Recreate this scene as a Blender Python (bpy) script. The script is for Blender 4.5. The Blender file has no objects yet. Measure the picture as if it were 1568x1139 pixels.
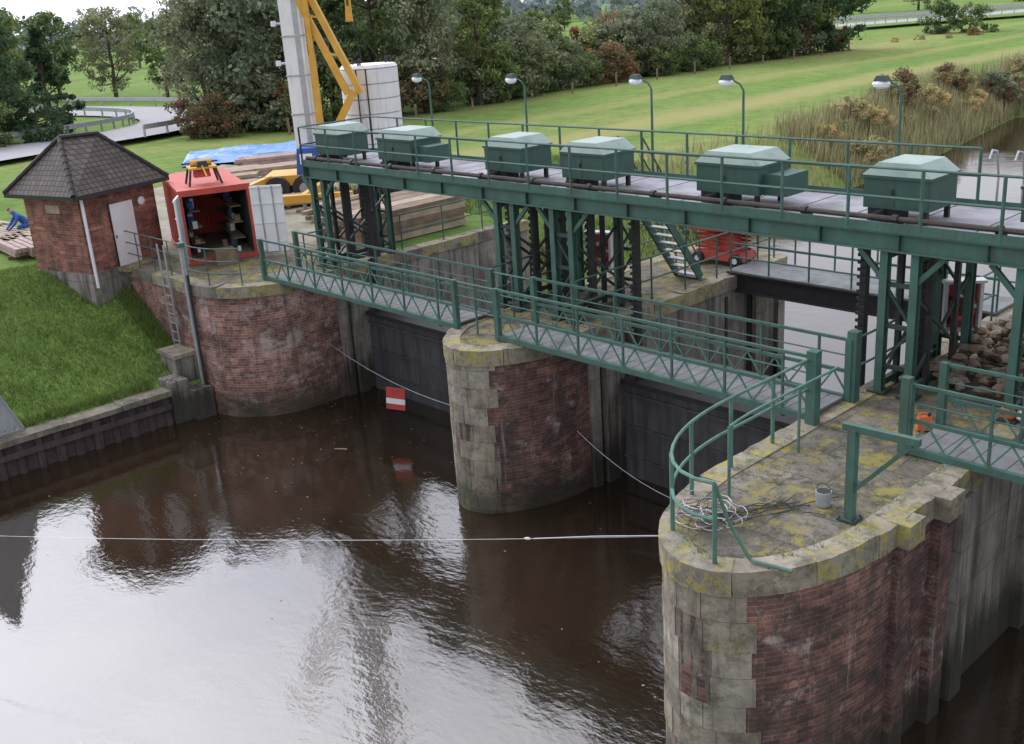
import bpy, math, random
import numpy as np
from mathutils import Vector, Matrix
random.seed(7)
R=random.random
def U(a,b): return a+(b-a)*random.random()
scene=bpy.context.scene
COL=scene.collection
# ---------------------------------------------------------------- frames
A=math.radians(47.5)
WM=Matrix.Translation((0,22.1,0))@Matrix.Rotation(-A,4,'Z')   # weir frame: X along weir, Y downstream
def W2(s,t,z=0):
    v=WM@Vector((s,t,z)); return v.x,v.y,v.z
def toW(x,y):
    v=WM.inverted()@Vector((x,y,0)); return v.x,v.y
PT=3.9
# ---------------------------------------------------------------- materials
def nt(name):
    m=bpy.data.materials.new(name); m.use_nodes=True
    n=m.node_tree.nodes; l=m.node_tree.links
    return m,n,l,n['Principled BSDF']
def ramp(n,l,src,stops,interp='LINEAR'):
    r=n.new('ShaderNodeValToRGB'); r.color_ramp.interpolation=interp
    e=r.color_ramp.elements
    while len(e)<len(stops): e.new(0.5)
    for i,(p,c) in enumerate(stops):
        e[i].position=p; e[i].color=(c[0],c[1],c[2],1) if not isinstance(c,(int,float)) else (c,c,c,1)
    l.new(src,r.inputs[0]); return r.outputs[0]
def noise(n,l,coord,scale,detail=5,rough=.6,sc=None):
    t=n.new('ShaderNodeTexNoise'); t.inputs['Scale'].default_value=scale
    t.inputs['Detail'].default_value=detail; t.inputs['Roughness'].default_value=rough
    if sc:
        mp=n.new('ShaderNodeMapping'); mp.inputs['Scale'].default_value=sc
        l.new(coord,mp.inputs[0]); coord=mp.outputs[0]
    l.new(coord,t.inputs['Vector']); return t.outputs['Fac']
def mix(n,l,f,a,b,mode='MIX'):
    m=n.new('ShaderNodeMix'); m.data_type='RGBA'; m.blend_type=mode
    for k,s in ((0,f),(6,a),(7,b)):
        if isinstance(s,(int,float)): m.inputs[k].default_value=s
        elif isinstance(s,(tuple,list)): m.inputs[k].default_value=(s[0],s[1],s[2],1)
        else: l.new(s,m.inputs[k])
    return m.outputs[2]
def math_(n,l,op,a,b=0.):
    m=n.new('ShaderNodeMath'); m.operation=op
    for k,s in ((0,a),(1,b)):
        if isinstance(s,(int,float)): m.inputs[k].default_value=s
        else: l.new(s,m.inputs[k])
    return m.outputs[0]
def bump(n,l,h,b,strength=.3,dist=.02):
    bp=n.new('ShaderNodeBump'); bp.inputs['Strength'].default_value=strength
    bp.inputs['Distance'].default_value=dist
    l.new(h,bp.inputs['Height']); l.new(bp.outputs[0],b.inputs['Normal'])
def sval(c,k): return tuple(min(1,x*k) for x in c)
def simple(name,c,rough=.7,var=.35,scale=3,dirt=None,dirtamt=.45,metal=0,streak=False,bmp=.2,c2=None,spec=None):
    m,n,l,b=nt(name)
    tc=n.new('ShaderNodeTexCoord').outputs['Object']
    f=noise(n,l,tc,scale,6,.65)
    col=ramp(n,l,f,[(.3,sval(c,1-var)),(.55,c),(.75,c2 if c2 else sval(c,1+var))])
    if dirt:
        f2=noise(n,l,tc,scale*.6+.3,8,.7,(6,6,.5) if streak else None)
        col=mix(n,l,ramp(n,l,f2,[(1-dirtamt-.08,0.),(1-dirtamt+.12,.85)]),col,dirt)
    l.new(col,b.inputs['Base Color'])
    b.inputs['Roughness'].default_value=rough; b.inputs['Metallic'].default_value=metal
    if spec is not None: b.inputs['Specular IOR Level'].default_value=spec
    if bmp: bump(n,l,noise(n,l,tc,scale*6,4),b,bmp,.01)
    return m
def waterline(n,l,ob,col,g,k,dark,lo=-.15,hi=.35,a=.75):
    sp=n.new('ShaderNodeSeparateXYZ'); l.new(ob,sp.inputs[0])
    v=math_(n,l,'ADD',sp.outputs[2],math_(n,l,'MULTIPLY',g,-k))
    return mix(n,l,ramp(n,l,math_(n,l,'ADD',v,.5),[(lo+.5,a),(hi+.5,0.)]),col,dark)
def brick_mat(name,c1,c2,mortar,white=.45,darkamt=.5):
    m,n,l,b=nt(name)
    T=n.new('ShaderNodeTexCoord'); uv=T.outputs['UV']; ob=T.outputs['Object']
    nz=n.new('ShaderNodeTexNoise'); nz.inputs['Scale'].default_value=1.5; l.new(ob,nz.inputs['Vector'])
    sb=n.new('ShaderNodeVectorMath'); sb.operation='MULTIPLY_ADD'; l.new(nz.outputs['Color'],sb.inputs[0]); sb.inputs[1].default_value=(.05,.03,0); l.new(uv,sb.inputs[2])
    bt=n.new('ShaderNodeTexBrick'); l.new(sb.outputs[0],bt.inputs['Vector'])
    bt.inputs['Scale'].default_value=1; bt.inputs['Brick Width'].default_value=.25
    bt.inputs['Row Height'].default_value=.079; bt.inputs['Mortar Size'].default_value=.008
    bt.inputs['Mortar Smooth'].default_value=.4; bt.inputs['Bias'].default_value=-.05
    for k,c in (('Color1',c1),('Color2',c2),('Mortar',mortar)): bt.inputs[k].default_value=(*c,1)
    col=bt.outputs['Color']
    vo=n.new('ShaderNodeTexWhiteNoise'); vo.noise_dimensions='2D'
    sx=n.new('ShaderNodeVectorMath'); sx.operation='MULTIPLY'; l.new(sb.outputs[0],sx.inputs[0]); sx.inputs[1].default_value=(4,12.66,1)
    fl=n.new('ShaderNodeVectorMath'); fl.operation='FLOOR'; l.new(sx.outputs[0],fl.inputs[0]); l.new(fl.outputs[0],vo.inputs['Vector'])
    col=mix(n,l,.7,col,ramp(n,l,vo.outputs['Value'],[(0,(.45,.45,.5)),(.4,(.95,.95,.95)),(.85,(1.2,1.15,1.1)),(1,(1.9,1.8,1.7))]),'MULTIPLY')
    big=noise(n,l,ob,.75,7,.76)
    col=mix(n,l,.9,col,ramp(n,l,big,[(.36,(.26,.25,.27)),(.5,(.95,.93,.92)),(.66,(1.85,1.74,1.66))]),'MULTIPLY')
    med=noise(n,l,ob,3.6,9,.8)
    col=mix(n,l,ramp(n,l,med,[(darkamt,0.),(darkamt+.12,.85)]),col,(.036,.03,.028))
    wh=noise(n,l,ob,1.3,10,.78,(1,1,1.3))
    col=mix(n,l,ramp(n,l,wh,[(1-white,0.),(1-white+.1,.75)]),col,(.4,.35,.33))
    ws=noise(n,l,ob,2.2,8,.7,(2.5,2.5,.22))
    col=mix(n,l,ramp(n,l,ws,[(.6,0.),(.7,.55)]),col,(.36,.33,.31))
    gr=noise(n,l,ob,1.1,8,.7,(3,3,.4))
    col=mix(n,l,ramp(n,l,gr,[(.53,0.),(.66,.65)]),col,(.05,.05,.035))
    col=waterline(n,l,ob,col,med,1.0,(.02,.022,.012),-.15,.5)
    l.new(col,b.inputs['Base Color']); b.inputs['Roughness'].default_value=.85
    hb=mix(n,l,.5,bt.outputs['Fac'],noise(n,l,ob,20,4))
    bp=n.new('ShaderNodeBump'); bp.invert=True; bp.inputs['Strength'].default_value=.6; bp.inputs['Distance'].default_value=.02
    l.new(hb,bp.inputs['Height']); l.new(bp.outputs[0],b.inputs['Normal'])
    return m
def concrete_mat(name,c=(.22,.205,.18),dark=(.045,.04,.034),lichen=0,streak=True,plank=False):
    m,n,l,b=nt(name)
    ob=n.new('ShaderNodeTexCoord').outputs['Object']
    f=noise(n,l,ob,1.3,8,.7)
    col=ramp(n,l,f,[(.3,sval(c,.55)),(.5,c),(.72,sval(c,1.5))])
    if streak:
        g=noise(n,l,ob,1.0,8,.7,(4.5,4.5,.35))
        col=mix(n,l,ramp(n,l,g,[(.45,0.),(.62,.8)]),col,dark)
        sp=n.new('ShaderNodeSeparateXYZ'); l.new(ob,sp.inputs[0])
        ln=math_(n,l,'PINGPONG',math_(n,l,'ADD',sp.outputs[2],math_(n,l,'MULTIPLY',f,.05)),.45)
        col=mix(n,l,ramp(n,l,ln,[(0,.5),(.025,0.)]),col,dark)
        col=waterline(n,l,ob,col,g,1.6,(.02,.019,.013),-.1,.5,.85)
    else:
        g=noise(n,l,ob,2.4,9,.78)
        col=mix(n,l,ramp(n,l,g,[(.48,0.),(.62,.8)]),col,dark)
        gs=noise(n,l,ob,1.7,8,.75,(3,3,.35))
        col=mix(n,l,ramp(n,l,gs,[(.52,0.),(.64,.6)]),col,dark)
        col=waterline(n,l,ob,col,g,1.0,(.03,.028,.018))
    if lichen:
        y=noise(n,l,ob,3.1,9,.8)
        col=mix(n,l,ramp(n,l,y,[(.64-lichen*.2,0.),(.74-lichen*.2,.85)]),col,(.31,.27,.07))
        y2=noise(n,l,ob,1.7,9,.78,(1,1,1.3))
        col=mix(n,l,ramp(n,l,y2,[(.54,0.),(.66,.75)]),col,(.055,.07,.025))
    l.new(col,b.inputs['Base Color']); b.inputs['Roughness'].default_value=.92
    bump(n,l,noise(n,l,ob,12,8,.75),b,.8,.035)
    return m
def slab_mat(name):
    m,n,l,b=nt(name)
    ob=n.new('ShaderNodeTexCoord').outputs['Object']
    nz=n.new('ShaderNodeTexNoise'); nz.inputs['Scale'].default_value=1.6; nz.inputs['Detail'].default_value=6; l.new(ob,nz.inputs['Vector'])
    sb=n.new('ShaderNodeVectorMath'); sb.operation='MULTIPLY_ADD'; l.new(nz.outputs['Color'],sb.inputs[0]); sb.inputs[1].default_value=(.11,.11,0); l.new(ob,sb.inputs[2])
    w=n.new('ShaderNodeTexBrick'); w.inputs['Scale'].default_value=1; l.new(sb.outputs[0],w.inputs['Vector'])
    w.inputs['Brick Width'].default_value=1.05; w.inputs['Row Height'].default_value=.95; w.inputs['Mortar Size'].default_value=.02; w.inputs['Mortar Smooth'].default_value=.7
    w.inputs['Color1'].default_value=(1,1,1,1); w.inputs['Color2'].default_value=(.7,.7,.7,1); w.inputs['Mortar'].default_value=(.25,.27,.2,1)
    f=noise(n,l,ob,1.2,10,.75)
    col=ramp(n,l,f,[(.3,(.08,.07,.058)),(.5,(.17,.152,.125)),(.7,(.29,.27,.23))])
    col=mix(n,l,.85,col,w.outputs['Color'],'MULTIPLY')
    g=noise(n,l,ob,5,9,.8)
    col=mix(n,l,ramp(n,l,g,[(.49,0.),(.58,.7)]),col,(.06,.054,.042))
    y=noise(n,l,ob,1.5,12,.84)
    col=mix(n,l,ramp(n,l,y,[(.5,0.),(.56,.85)]),col,(.25,.215,.05))
    y2=noise(n,l,ob,2.6,12,.84)
    col=mix(n,l,ramp(n,l,y2,[(.52,0.),(.58,.8)]),col,(.035,.042,.018))
    l.new(col,b.inputs['Base Color']); b.inputs['Roughness'].default_value=.94
    bump(n,l,noise(n,l,ob,9,9,.78),b,1.,.035)
    return m
M={}
M['brick']=brick_mat('brick_weathered',(.15,.068,.053),(.095,.048,.043),(.15,.135,.12),.44,.49)
M['brick2']=brick_mat('brick_pale',(.23,.115,.088),(.155,.072,.06),(.26,.235,.21),.48,.53)
M['hutbrick']=brick_mat('brick_hut',(.225,.088,.064),(.17,.064,.05),(.2,.155,.13),.25,.62)
M['conc']=concrete_mat('concrete_wall')
M['conc_lt']=concrete_mat('concrete_coping',(.25,.23,.195),(.07,.062,.047),.85,False)
M['slab']=slab_mat('mossy_concrete_top')
M['st1']=concrete_mat('ashlar_stone_a',(.25,.22,.17),(.085,.075,.055),.35,False)
M['st2']=concrete_mat('ashlar_stone_b',(.18,.16,.13),(.065,.058,.047),.2,False)
M['st3']=concrete_mat('ashlar_stone_c',(.3,.275,.225),(.1,.09,.068),.15,False)
M['green']=simple('painted_steel_green',(.042,.115,.092),.6,.3,2.5,(.065,.072,.055),.45,streak=True,bmp=.05)
M['greenlt']=simple('painted_steel_green_light',(.075,.17,.135),.6,.25,4,(.05,.08,.06),.42,bmp=.05)
M['greendk']=simple('painted_steel_dark',(.02,.048,.04),.6,.3,3,(.05,.032,.02),.4,bmp=.05)
M['box']=simple('housing_green',(.03,.08,.067),.55,.2,2,(.025,.05,.042),.42,streak=True,bmp=.03)
M['lid']=simple('housing_lid_skylit',(.27,.35,.32),.55,.12,2,(.14,.2,.18),.4,bmp=.03)  # sky light on the lids is put into this pale colour
M['deck']=simple('deck_plate',(.27,.27,.31),.7,.2,2,(.13,.13,.13),.45,bmp=.2)
M['deck2']=simple('bridge_planks',(.16,.17,.175),.75,.3,3,(.07,.07,.06),.4)
M['gate']=simple('gate_plate',(.07,.072,.078),.6,.3,1.2,(.03,.028,.026),.5,streak=True,bmp=.05)
M['rust']=simple('rusty_pipe',(.06,.048,.04),.8,.4,5,(.03,.028,.025),.45)
M['dark']=simple('dark_steel',(.02,.02,.022),.6,.4,5)
M['galv']=simple('galvanised',(.38,.4,.42),.45,.2,4,(.2,.2,.2),.35,metal=.4)
M['white']=simple('white_paint',(.68,.69,.71),.5,.1,1.5,(.46,.44,.42),.36,streak=True,bmp=.05)
M['drum']=simple('drum_white',(.68,.68,.7),.6,.1,1.5,(.48,.47,.46),.42,streak=True,bmp=.1)
M['red']=simple('red_paint',(.45,.06,.042),.65,.2,2,(.28,.055,.04),.45,streak=True,bmp=.05)
M['redsign']=simple('sign_red',(.42,.05,.04),.6,.25,3,(.23,.08,.06),.38,bmp=0)
M['yellow']=simple('yellow_paint',(.58,.32,.04),.5,.15,2,(.35,.19,.04),.33,bmp=.05)
M['blue']=simple('blue_tarp',(.1,.24,.55),.45,.25,1.5,c2=(.25,.42,.72),bmp=.4)
M['bluew']=simple('blue_work_clothes',(.03,.09,.34),.8,.3,6)
M['orange']=simple('orange_plastic',(.55,.12,.03),.55,.15,4)
M['skin']=simple('skin',(.45,.26,.18),.6,.1,6,bmp=0)
M['wood']=simple('timber',(.2,.14,.09),.85,.4,2.5,(.08,.065,.05),.42)
M['woodlt']=simple('timber_pale',(.35,.28,.2),.85,.3,2.5,(.17,.14,.11),.42)
M['woodpk']=simple('timber_pinkish',(.36,.26,.235),.85,.3,2.5,(.2,.16,.14),.4)
M['pile']=simple('quay_piles',(.065,.045,.045),.8,.5,3,(.022,.02,.017),.45,streak=True)
M['asphalt']=simple('asphalt',(.3,.3,.32),.9,.1,1,bmp=.2)
M['bark']=simple('bark',(.09,.075,.055),.95,.4,3)
M['sack']=simple('sandbag_cloth',(.17,.13,.09),.95,.4,2,(.09,.07,.05),.45,bmp=.5)
M['rope']=simple('rope',(.5,.5,.52),.8,.2,5,bmp=0)
M['glass']=simple('lamp_glass',(.75,.77,.8),.2,.05,5,bmp=0)
M['dirt']=simple('gravel_yard',(.26,.235,.195),.95,.35,1.2,(.12,.15,.05),.45,bmp=.5)
def leafmat(name,c,c2,tr=.35):
    m,n,l,b=nt(name)
    ob=n.new('ShaderNodeTexCoord').outputs['Object']
    g=n.new('ShaderNodeNewGeometry'); oi=n.new('ShaderNodeObjectInfo')
    col=ramp(n,l,noise(n,l,ob,.9,3),[(.35,c),(.65,c2)])
    col=mix(n,l,1,col,ramp(n,l,g.outputs['Random Per Island'],[(0,(.6,.6,.6)),(1,(1.4,1.4,1.4))]),'MULTIPLY')
    col=mix(n,l,1,col,ramp(n,l,oi.outputs['Random'],[(0,(.8,.85,.85)),(.5,(1,1,1)),(1,(1.25,1.12,.95))]),'MULTIPLY')
    d=n.new('ShaderNodeBsdfDiffuse'); t=n.new('ShaderNodeBsdfTranslucent'); mx=n.new('ShaderNodeMixShader')
    l.new(col,d.inputs[0]); l.new(col,t.inputs[0]); mx.inputs[0].default_value=tr
    l.new(d.outputs[0],mx.inputs[1]); l.new(t.outputs[0],mx.inputs[2])
    l.new(mx.outputs[0],n['Material Output'].inputs[0]); return m
LEAF={'g':[leafmat('leaf_mid',(.13,.18,.075),(.17,.225,.095)),leafmat('leaf_dark',(.09,.13,.058),(.12,.16,.07)),leafmat('leaf_light',(.18,.24,.1),(.22,.27,.12))],
 'w':[leafmat('willow_mid',(.18,.215,.135),(.21,.245,.16)),leafmat('willow_dark',(.13,.16,.1),(.15,.185,.115)),leafmat('willow_light',(.22,.255,.17),(.26,.285,.19))],
 'd':[leafmat('pine_mid',(.075,.12,.065),(.095,.145,.075)),leafmat('pine_dark',(.055,.09,.05),(.07,.11,.057)),leafmat('pine_light',(.11,.165,.08),(.13,.19,.09))],
 'r':[leafmat('autumn_mid',(.19,.16,.09),(.22,.18,.1)),leafmat('autumn_dark',(.15,.13,.08),(.17,.14,.08)),leafmat('autumn_red',(.27,.13,.09),(.24,.155,.09))],
 'y':[leafmat('reed_gold',(.46,.39,.22),(.52,.44,.26)),leafmat('reed_brown',(.34,.285,.17),(.38,.31,.18)),leafmat('reed_green',(.33,.35,.17),(.37,.38,.19))]}
def tile_mat():
    m,n,l,b=nt('roof_tiles')
    T=n.new('ShaderNodeTexCoord'); uv=T.outputs['UV']; ob=T.outputs['Object']
    bt=n.new('ShaderNodeTexBrick'); l.new(uv,bt.inputs['Vector']); bt.inputs['Scale'].default_value=1
    bt.offset=0
    bt.inputs['Brick Width'].default_value=.21; bt.inputs['Row Height'].default_value=.2; bt.inputs['Mortar Size'].default_value=.02
    bt.inputs['Color1'].default_value=(.085,.065,.055,1); bt.inputs['Color2'].default_value=(.05,.04,.037,1); bt.inputs['Mortar'].default_value=(.012,.01,.01,1)
    col=mix(n,l,.7,bt.outputs['Color'],ramp(n,l,noise(n,l,ob,2,6),[(.3,(.6,.6,.6)),(.7,(1.7,1.6,1.5))]),'MULTIPLY')
    l.new(col,b.inputs['Base Color']); b.inputs['Roughness'].default_value=.7
    bp=n.new('ShaderNodeBump'); bp.invert=True; bp.inputs['Strength'].default_value=.9; bp.inputs['Distance'].default_value=.04
    l.new(bt.outputs['Fac'],bp.inputs['Height']); l.new(bp.outputs[0],b.inputs['Normal']); return m
M['tile']=tile_mat()
def grass_mat():
    m,n,l,b=nt('grass_field')
    ob=n.new('ShaderNodeTexCoord').outputs['Object']
    a=noise(n,l,ob,.05,7,.65,(1,.35,1))
    col=ramp(n,l,a,[(.35,(.105,.175,.045)),(.5,(.135,.215,.055)),(.6,(.175,.23,.07)),(.7,(.22,.24,.09))])
    f=noise(n,l,ob,1.1,9,.75)
    col=mix(n,l,.8,col,ramp(n,l,f,[(.3,(.55,.6,.55)),(.5,(1,1,1)),(.72,(1.5,1.35,1.3))]),'MULTIPLY')
    g=noise(n,l,ob,14,4,.7)
    col=mix(n,l,.6,col,ramp(n,l,g,[(.3,(.55,.6,.5)),(.7,(1.4,1.35,1.3))]),'MULTIPLY')
    sp=n.new('ShaderNodeSeparateXYZ'); l.new(ob,sp.inputs[0])
    wob=math_(n,l,'MULTIPLY',noise(n,l,ob,.12,5,.7),5.)
    x=math_(n,l,'ADD',sp.outputs[0],wob)
    for c0,wd,am in ((-24.5,2.6,.6),(-34,1.6,.35),(-44,2.5,.3)):
        dd=math_(n,l,'ABSOLUTE',math_(n,l,'SUBTRACT',x,c0))
        k=ramp(n,l,math_(n,l,'DIVIDE',dd,wd*2),[(.2,am),(.6,0.)])
        tz=ramp(n,l,math_(n,l,'DIVIDE',sp.outputs[1],100),[(.1,0.),(.2,1.)])
        k=math_(n,l,'MULTIPLY',k,tz)
        col=mix(n,l,k,col,(.33,.29,.13))
    l.new(col,b.inputs['Base Color']); b.inputs['Roughness'].default_value=1; b.inputs['Specular IOR Level'].default_value=.1
    bump(n,l,g,b,.8,.06); return m
M['grass']=grass_mat()
def water_mat():
    m,n,l,b=nt('river_water')
    ob=n.new('ShaderNodeTexCoord').outputs['Object']
    b.inputs['Base Color'].default_value=(.022,.014,.008,1); b.inputs['Roughness'].default_value=.03
    b.inputs['IOR'].default_value=2.2
    f1=noise(n,l,ob,1.3,3,.5,(1,1.6,1)); f2=noise(n,l,ob,5.5,4,.55,(1,1.5,1))
    msk=ramp(n,l,noise(n,l,ob,.17,3,.5),[(.4,.2),(.62,1.)])
    h=mix(n,l,.32,f1,f2)
    h=mix(n,l,1,h,msk,'MULTIPLY')
    bump(n,l,h,b,.36,.055); return m
M['water']=water_mat()
# ---------------------------------------------------------------- mesh builder
class MB:
    def __init__(s): s.v=[];s.f=[];s.m=[];s.uv=[];s.mats=[]
    def mi(s,mat):
        if isinstance(mat,str): mat=M[mat]
        if mat not in s.mats: s.mats.append(mat)
        return s.mats.index(mat)
    def face(s,pts,mat,uv=None):
        i=len(s.v); s.v.extend([tuple(p) for p in pts]); s.f.append(tuple(range(i,i+len(pts)))); s.m.append(s.mi(mat))
        s.uv.append(uv if uv else [(p[0],p[1]) for p in pts])
    def hexa(s,c,mat):
        i=len(s.v); s.v.extend([tuple(p) for p in c]); k=s.mi(mat)
        for q in ((0,3,2,1),(4,5,6,7),(0,1,5,4),(1,2,6,5),(2,3,7,6),(3,0,4,7)):
            s.f.append(tuple(i+j for j in q)); s.m.append(k)
            P=[c[j] for j in q]; e=Vector(P[1])-Vector(P[0])
            s.uv.append([(P[0][0]+P[0][1],P[0][2]),(P[0][0]+P[0][1]+e.length,P[1][2]),(P[0][0]+P[0][1]+e.length,P[2][2]),(P[0][0]+P[0][1],P[3][2])])
    def box(s,x0,x1,y0,y1,z0,z1,mat,taper=None):
        tx,ty=taper or (0,0)
        s.hexa([(x0,y0,z0),(x1,y0,z0),(x1,y1,z0),(x0,y1,z0),(x0+tx,y0+ty,z1),(x1-tx,y0+ty,z1),(x1-tx,y1-ty,z1),(x0+tx,y1-ty,z1)],mat)
    def beam(s,p,q,w,h,mat):
        p=Vector(p);q=Vector(q); d=(q-p).normalized(); up=Vector((0,0,1))
        if abs(d.z)>.95: up=Vector((0,1,0))
        x=d.cross(up).normalized()*w/2; y=x.cross(d).normalized()*h/2
        s.hexa([p-x-y,p+x-y,q+x-y,q-x-y,p-x+y,p+x+y,q+x+y,q-x+y],mat)
    def ibeam(s,p,q,w,h,mat,th=.03):
        p=Vector(p);q=Vector(q); z=Vector((0,0,h/2-th/2))
        s.beam(p+z,q+z,w,th,mat); s.beam(p-z,q-z,w,th,mat); s.beam(p,q,th,h-2*th-.002,mat)
    def tube(s,p,q,r,mat,n=6,r2=None):
        p=Vector(p);q=Vector(q); d=(q-p)
        if d.length<1e-6: return
        d.normalize(); up=Vector((0,0,1)) if abs(d.z)<.9 else Vector((1,0,0))
        x=d.cross(up).normalized(); y=x.cross(d); r2=r if r2 is None else r2
        i=len(s.v); k=s.mi(mat)
        for c,rr in ((p,r),(q,r2)):
            for j in range(n):
                a=2*math.pi*j/n; s.v.append(tuple(c+(x*math.cos(a)+y*math.sin(a))*rr))
        for j in range(n):
            j2=(j+1)%n; s.f.append((i+j,i+j2,i+n+j2,i+n+j)); s.m.append(k); s.uv.append([(0,0)]*4)
        s.f.append(tuple(i+j for j in reversed(range(n)))); s.m.append(k); s.uv.append([(0,0)]*n)
        s.f.append(tuple(i+n+j for j in range(n))); s.m.append(k); s.uv.append([(0,0)]*n)
    def path(s,pts,r,mat,n=6):
        for a,b in zip(pts[:-1],pts[1:]): s.tube(a,b,r,mat,n)
    def blob(s,c,rx,ry,rz,mat,rot=0,n=8,m=5,jit=.1):
        i=len(s.v); k=s.mi(mat); ca,sa=math.cos(rot),math.sin(rot)
        for a in range(m+1):
            th=math.pi*a/m
            for b in range(n):
                ph=2*math.pi*b/n; j=1+U(-jit,jit)
                x=rx*math.sin(th)*math.cos(ph)*j; y=ry*math.sin(th)*math.sin(ph)*j; z=rz*math.cos(th)
                s.v.append((c[0]+x*ca-y*sa,c[1]+x*sa+y*ca,c[2]+z))
        for a in range(m):
            for b in range(n):
                b2=(b+1)%n
                s.f.append((i+a*n+b,i+(a+1)*n+b,i+(a+1)*n+b2,i+a*n+b2)); s.m.append(k); s.uv.append([(0,0)]*4)
    def obj(s,name,parent=None,matrix=None,smooth=False):
        me=bpy.data.meshes.new(name); me.from_pydata(s.v,[],s.f)
        for m in s.mats: me.materials.append(m)
        me.polygons.foreach_set('material_index',s.m)
        ul=me.uv_layers.new(name='UVMap'); fl=[c for f in s.uv for p in f for c in p]
        ul.data.foreach_set('uv',fl)
        if smooth: me.polygons.foreach_set('use_smooth',[True]*len(s.f))
        me.update(); me.validate()
        o=bpy.data.objects.new(name,me); COL.objects.link(o)
        if parent: o.parent=parent
        if matrix is not None: o.matrix_world=matrix
        return o
def empty(name,matrix=None):
    e=bpy.data.objects.new(name,None); COL.objects.link(e)
    if matrix is not None: e.matrix_world=matrix
    return e
def rail(mb,pts,h=1.1,rails=(1.,.52),sp=1.4,r=.022,mat='green',postr=None):
    L=[0]
    for a,b in zip(pts[:-1],pts[1:]): L.append(L[-1]+(Vector(b)-Vector(a)).length)
    def at(d):
        for i in range(len(L)-1):
            if d<=L[i+1]+1e-6:
                f=(d-L[i])/(L[i+1]-L[i]); return Vector(pts[i]).lerp(Vector(pts[i+1]),f)
        return Vector(pts[-1])
    n=max(1,round(L[-1]/sp))
    for i in range(n+1):
        p=at(L[-1]*i/n)
        mb.tube(p,p+Vector((0,0,h)),postr or r*1.1,mat)
    for k in rails:
        mb.path([Vector(p)+Vector((0,0,h*k)) for p in pts],r,mat)
# ---------------------------------------------------------------- piers
def nose(s0,a,b,tip,t_end,n=28):
    tc=tip+b; P=[(s0-a,t_end)]
    for i in range(n+1):
        th=math.pi*(-.5+i/n); P.append((s0+a*math.sin(th),tc-b*math.cos(th)))
    P.append((s0+a,t_end)); return P
def arclen(P):
    L=[0]
    for a,b in zip(P[:-1],P[1:]): L.append(L[-1]+math.dist(a,b))
    return L
def offs(P,d):
    out=[]
    for i,p in enumerate(P):
        a=P[max(0,i-1)];b=P[min(len(P)-1,i+1)]
        tx,ty=b[0]-a[0],b[1]-a[1]; q=math.hypot(tx,ty); out.append((p[0]+ty/q*d,p[1]-tx/q*d))
    return out
def resample(P,a0,a1,step=.25):
    L=arclen(P); n=max(1,int(math.ceil((a1-a0)/step))); out=[]
    for k in range(n+1):
        d=a0+(a1-a0)*k/n
        for i in range(len(L)-1):
            if d<=L[i+1]+1e-9 or i==len(L)-2:
                f=(d-L[i])/(L[i+1]-L[i]); out.append((P[i][0]+(P[i+1][0]-P[i][0])*f,P[i][1]+(P[i+1][1]-P[i][1])*f)); break
    return out
def band(mb,P,a0,a1,z0,z1,din,dout,mat,jit=0):
    Q=resample(P,a0,a1); I=offs(Q,-din); O=offs(Q,dout)
    zs=[z1+U(-jit,jit) for _ in Q]; O2=[(p[0]+U(-jit,jit),p[1]+U(-jit,jit)) for p in O]
    for k in range(len(Q)-1):
        mb.hexa([(*O[k],z0),(*O[k+1],z0),(*I[k+1],z0),(*I[k],z0),(*O2[k],zs[k]),(*O2[k+1],zs[k+1]),(*I[k+1],z1),(*I[k],z1)],mat)
def walls(mb,P,z0,z1,fm):
    L=arclen(P)
    for i in range(len(P)-1):
        a,b=P[i],P[i+1]
        mb.face([(*a,z0),(*b,z0),(*b,z1),(*a,z1)],fm(((a[0]+b[0])/2,(a[1]+b[1])/2)),[(L[i],z0),(L[i+1],z0),(L[i+1],z1),(L[i],z1)])
def coping(mb,P,a0,a1,z0,z1,out=.05,inn=.35,step=1.15,mats=('conc_lt','conc_lt','st1')):
    n=max(1,round((a1-a0)/step)); w=(a1-a0)/n
    for i in range(n): band(mb,P,a0+i*w+.005,a0+(i+1)*w-.005,z0,z1+U(-.01,.01),inn,out+U(-.018,.012),mats[i%len(mats)],.016)
def quoins(mb,P,mid,z0,z1,rr=(.75,1.0),h=.43):
    z=z0;k=0
    while z<z1-.05:
        zt=min(z+h+U(-.03,.03),z1); L=rr[k%2]+U(-.07,.07)
        cuts=[-L,-L*.35+U(-.1,.1),L*.3+U(-.1,.1),L]
        for a,b in zip(cuts[:-1],cuts[1:]):
            band(mb,P,mid+a+.004,mid+b-.004,z+.004,zt-.004,.08,.014+U(-.01,.008),random.choice(['st1','st2','st3','st1']),.004)
        z=zt;k+=1
def pier(name,s0,a,b,tip,tb,t_end,ribs,rr):
    e=empty(name,WM); P=nose(s0,a,b,tip,t_end); L=arclen(P); mid=L[-1]/2
    mb2=MB()
    full=[(s0-a,t_end),(s0-a,tb)]+[p for p in P[1:-1]]+[(s0+a,tb),(s0+a,t_end)]
    walls(mb2,full,-1.5,PT-.35,lambda c:'brick' if c[1]<tb else 'conc')
    mb2.obj('pier_walls',e)
    mb=MB(); quoins(mb,P,mid,-.36,PT-.36,rr); mb.obj('ashlar_nose',e)
    mb=MB(); coping(mb,P,.01,L[-1]-.01,PT-.36,PT); mb.obj('coping',e)
    mb=MB(); I=offs(P,-.3); mb.face([(*p,PT-.014) for p in I],'slab'); mb.obj('top_paving',e)
    mb=MB()
    for (t0,t1,pr,z1,mt) in ribs:
        mb.box(s0+a-.05,s0+a+pr,t0,t1,-1.5,z1,mt)
        mb.box(s0-a-pr,s0-a+.05,t0,t1,-1.5,z1,mt)
    mb.obj('gate_slots',e)
    return e
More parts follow.
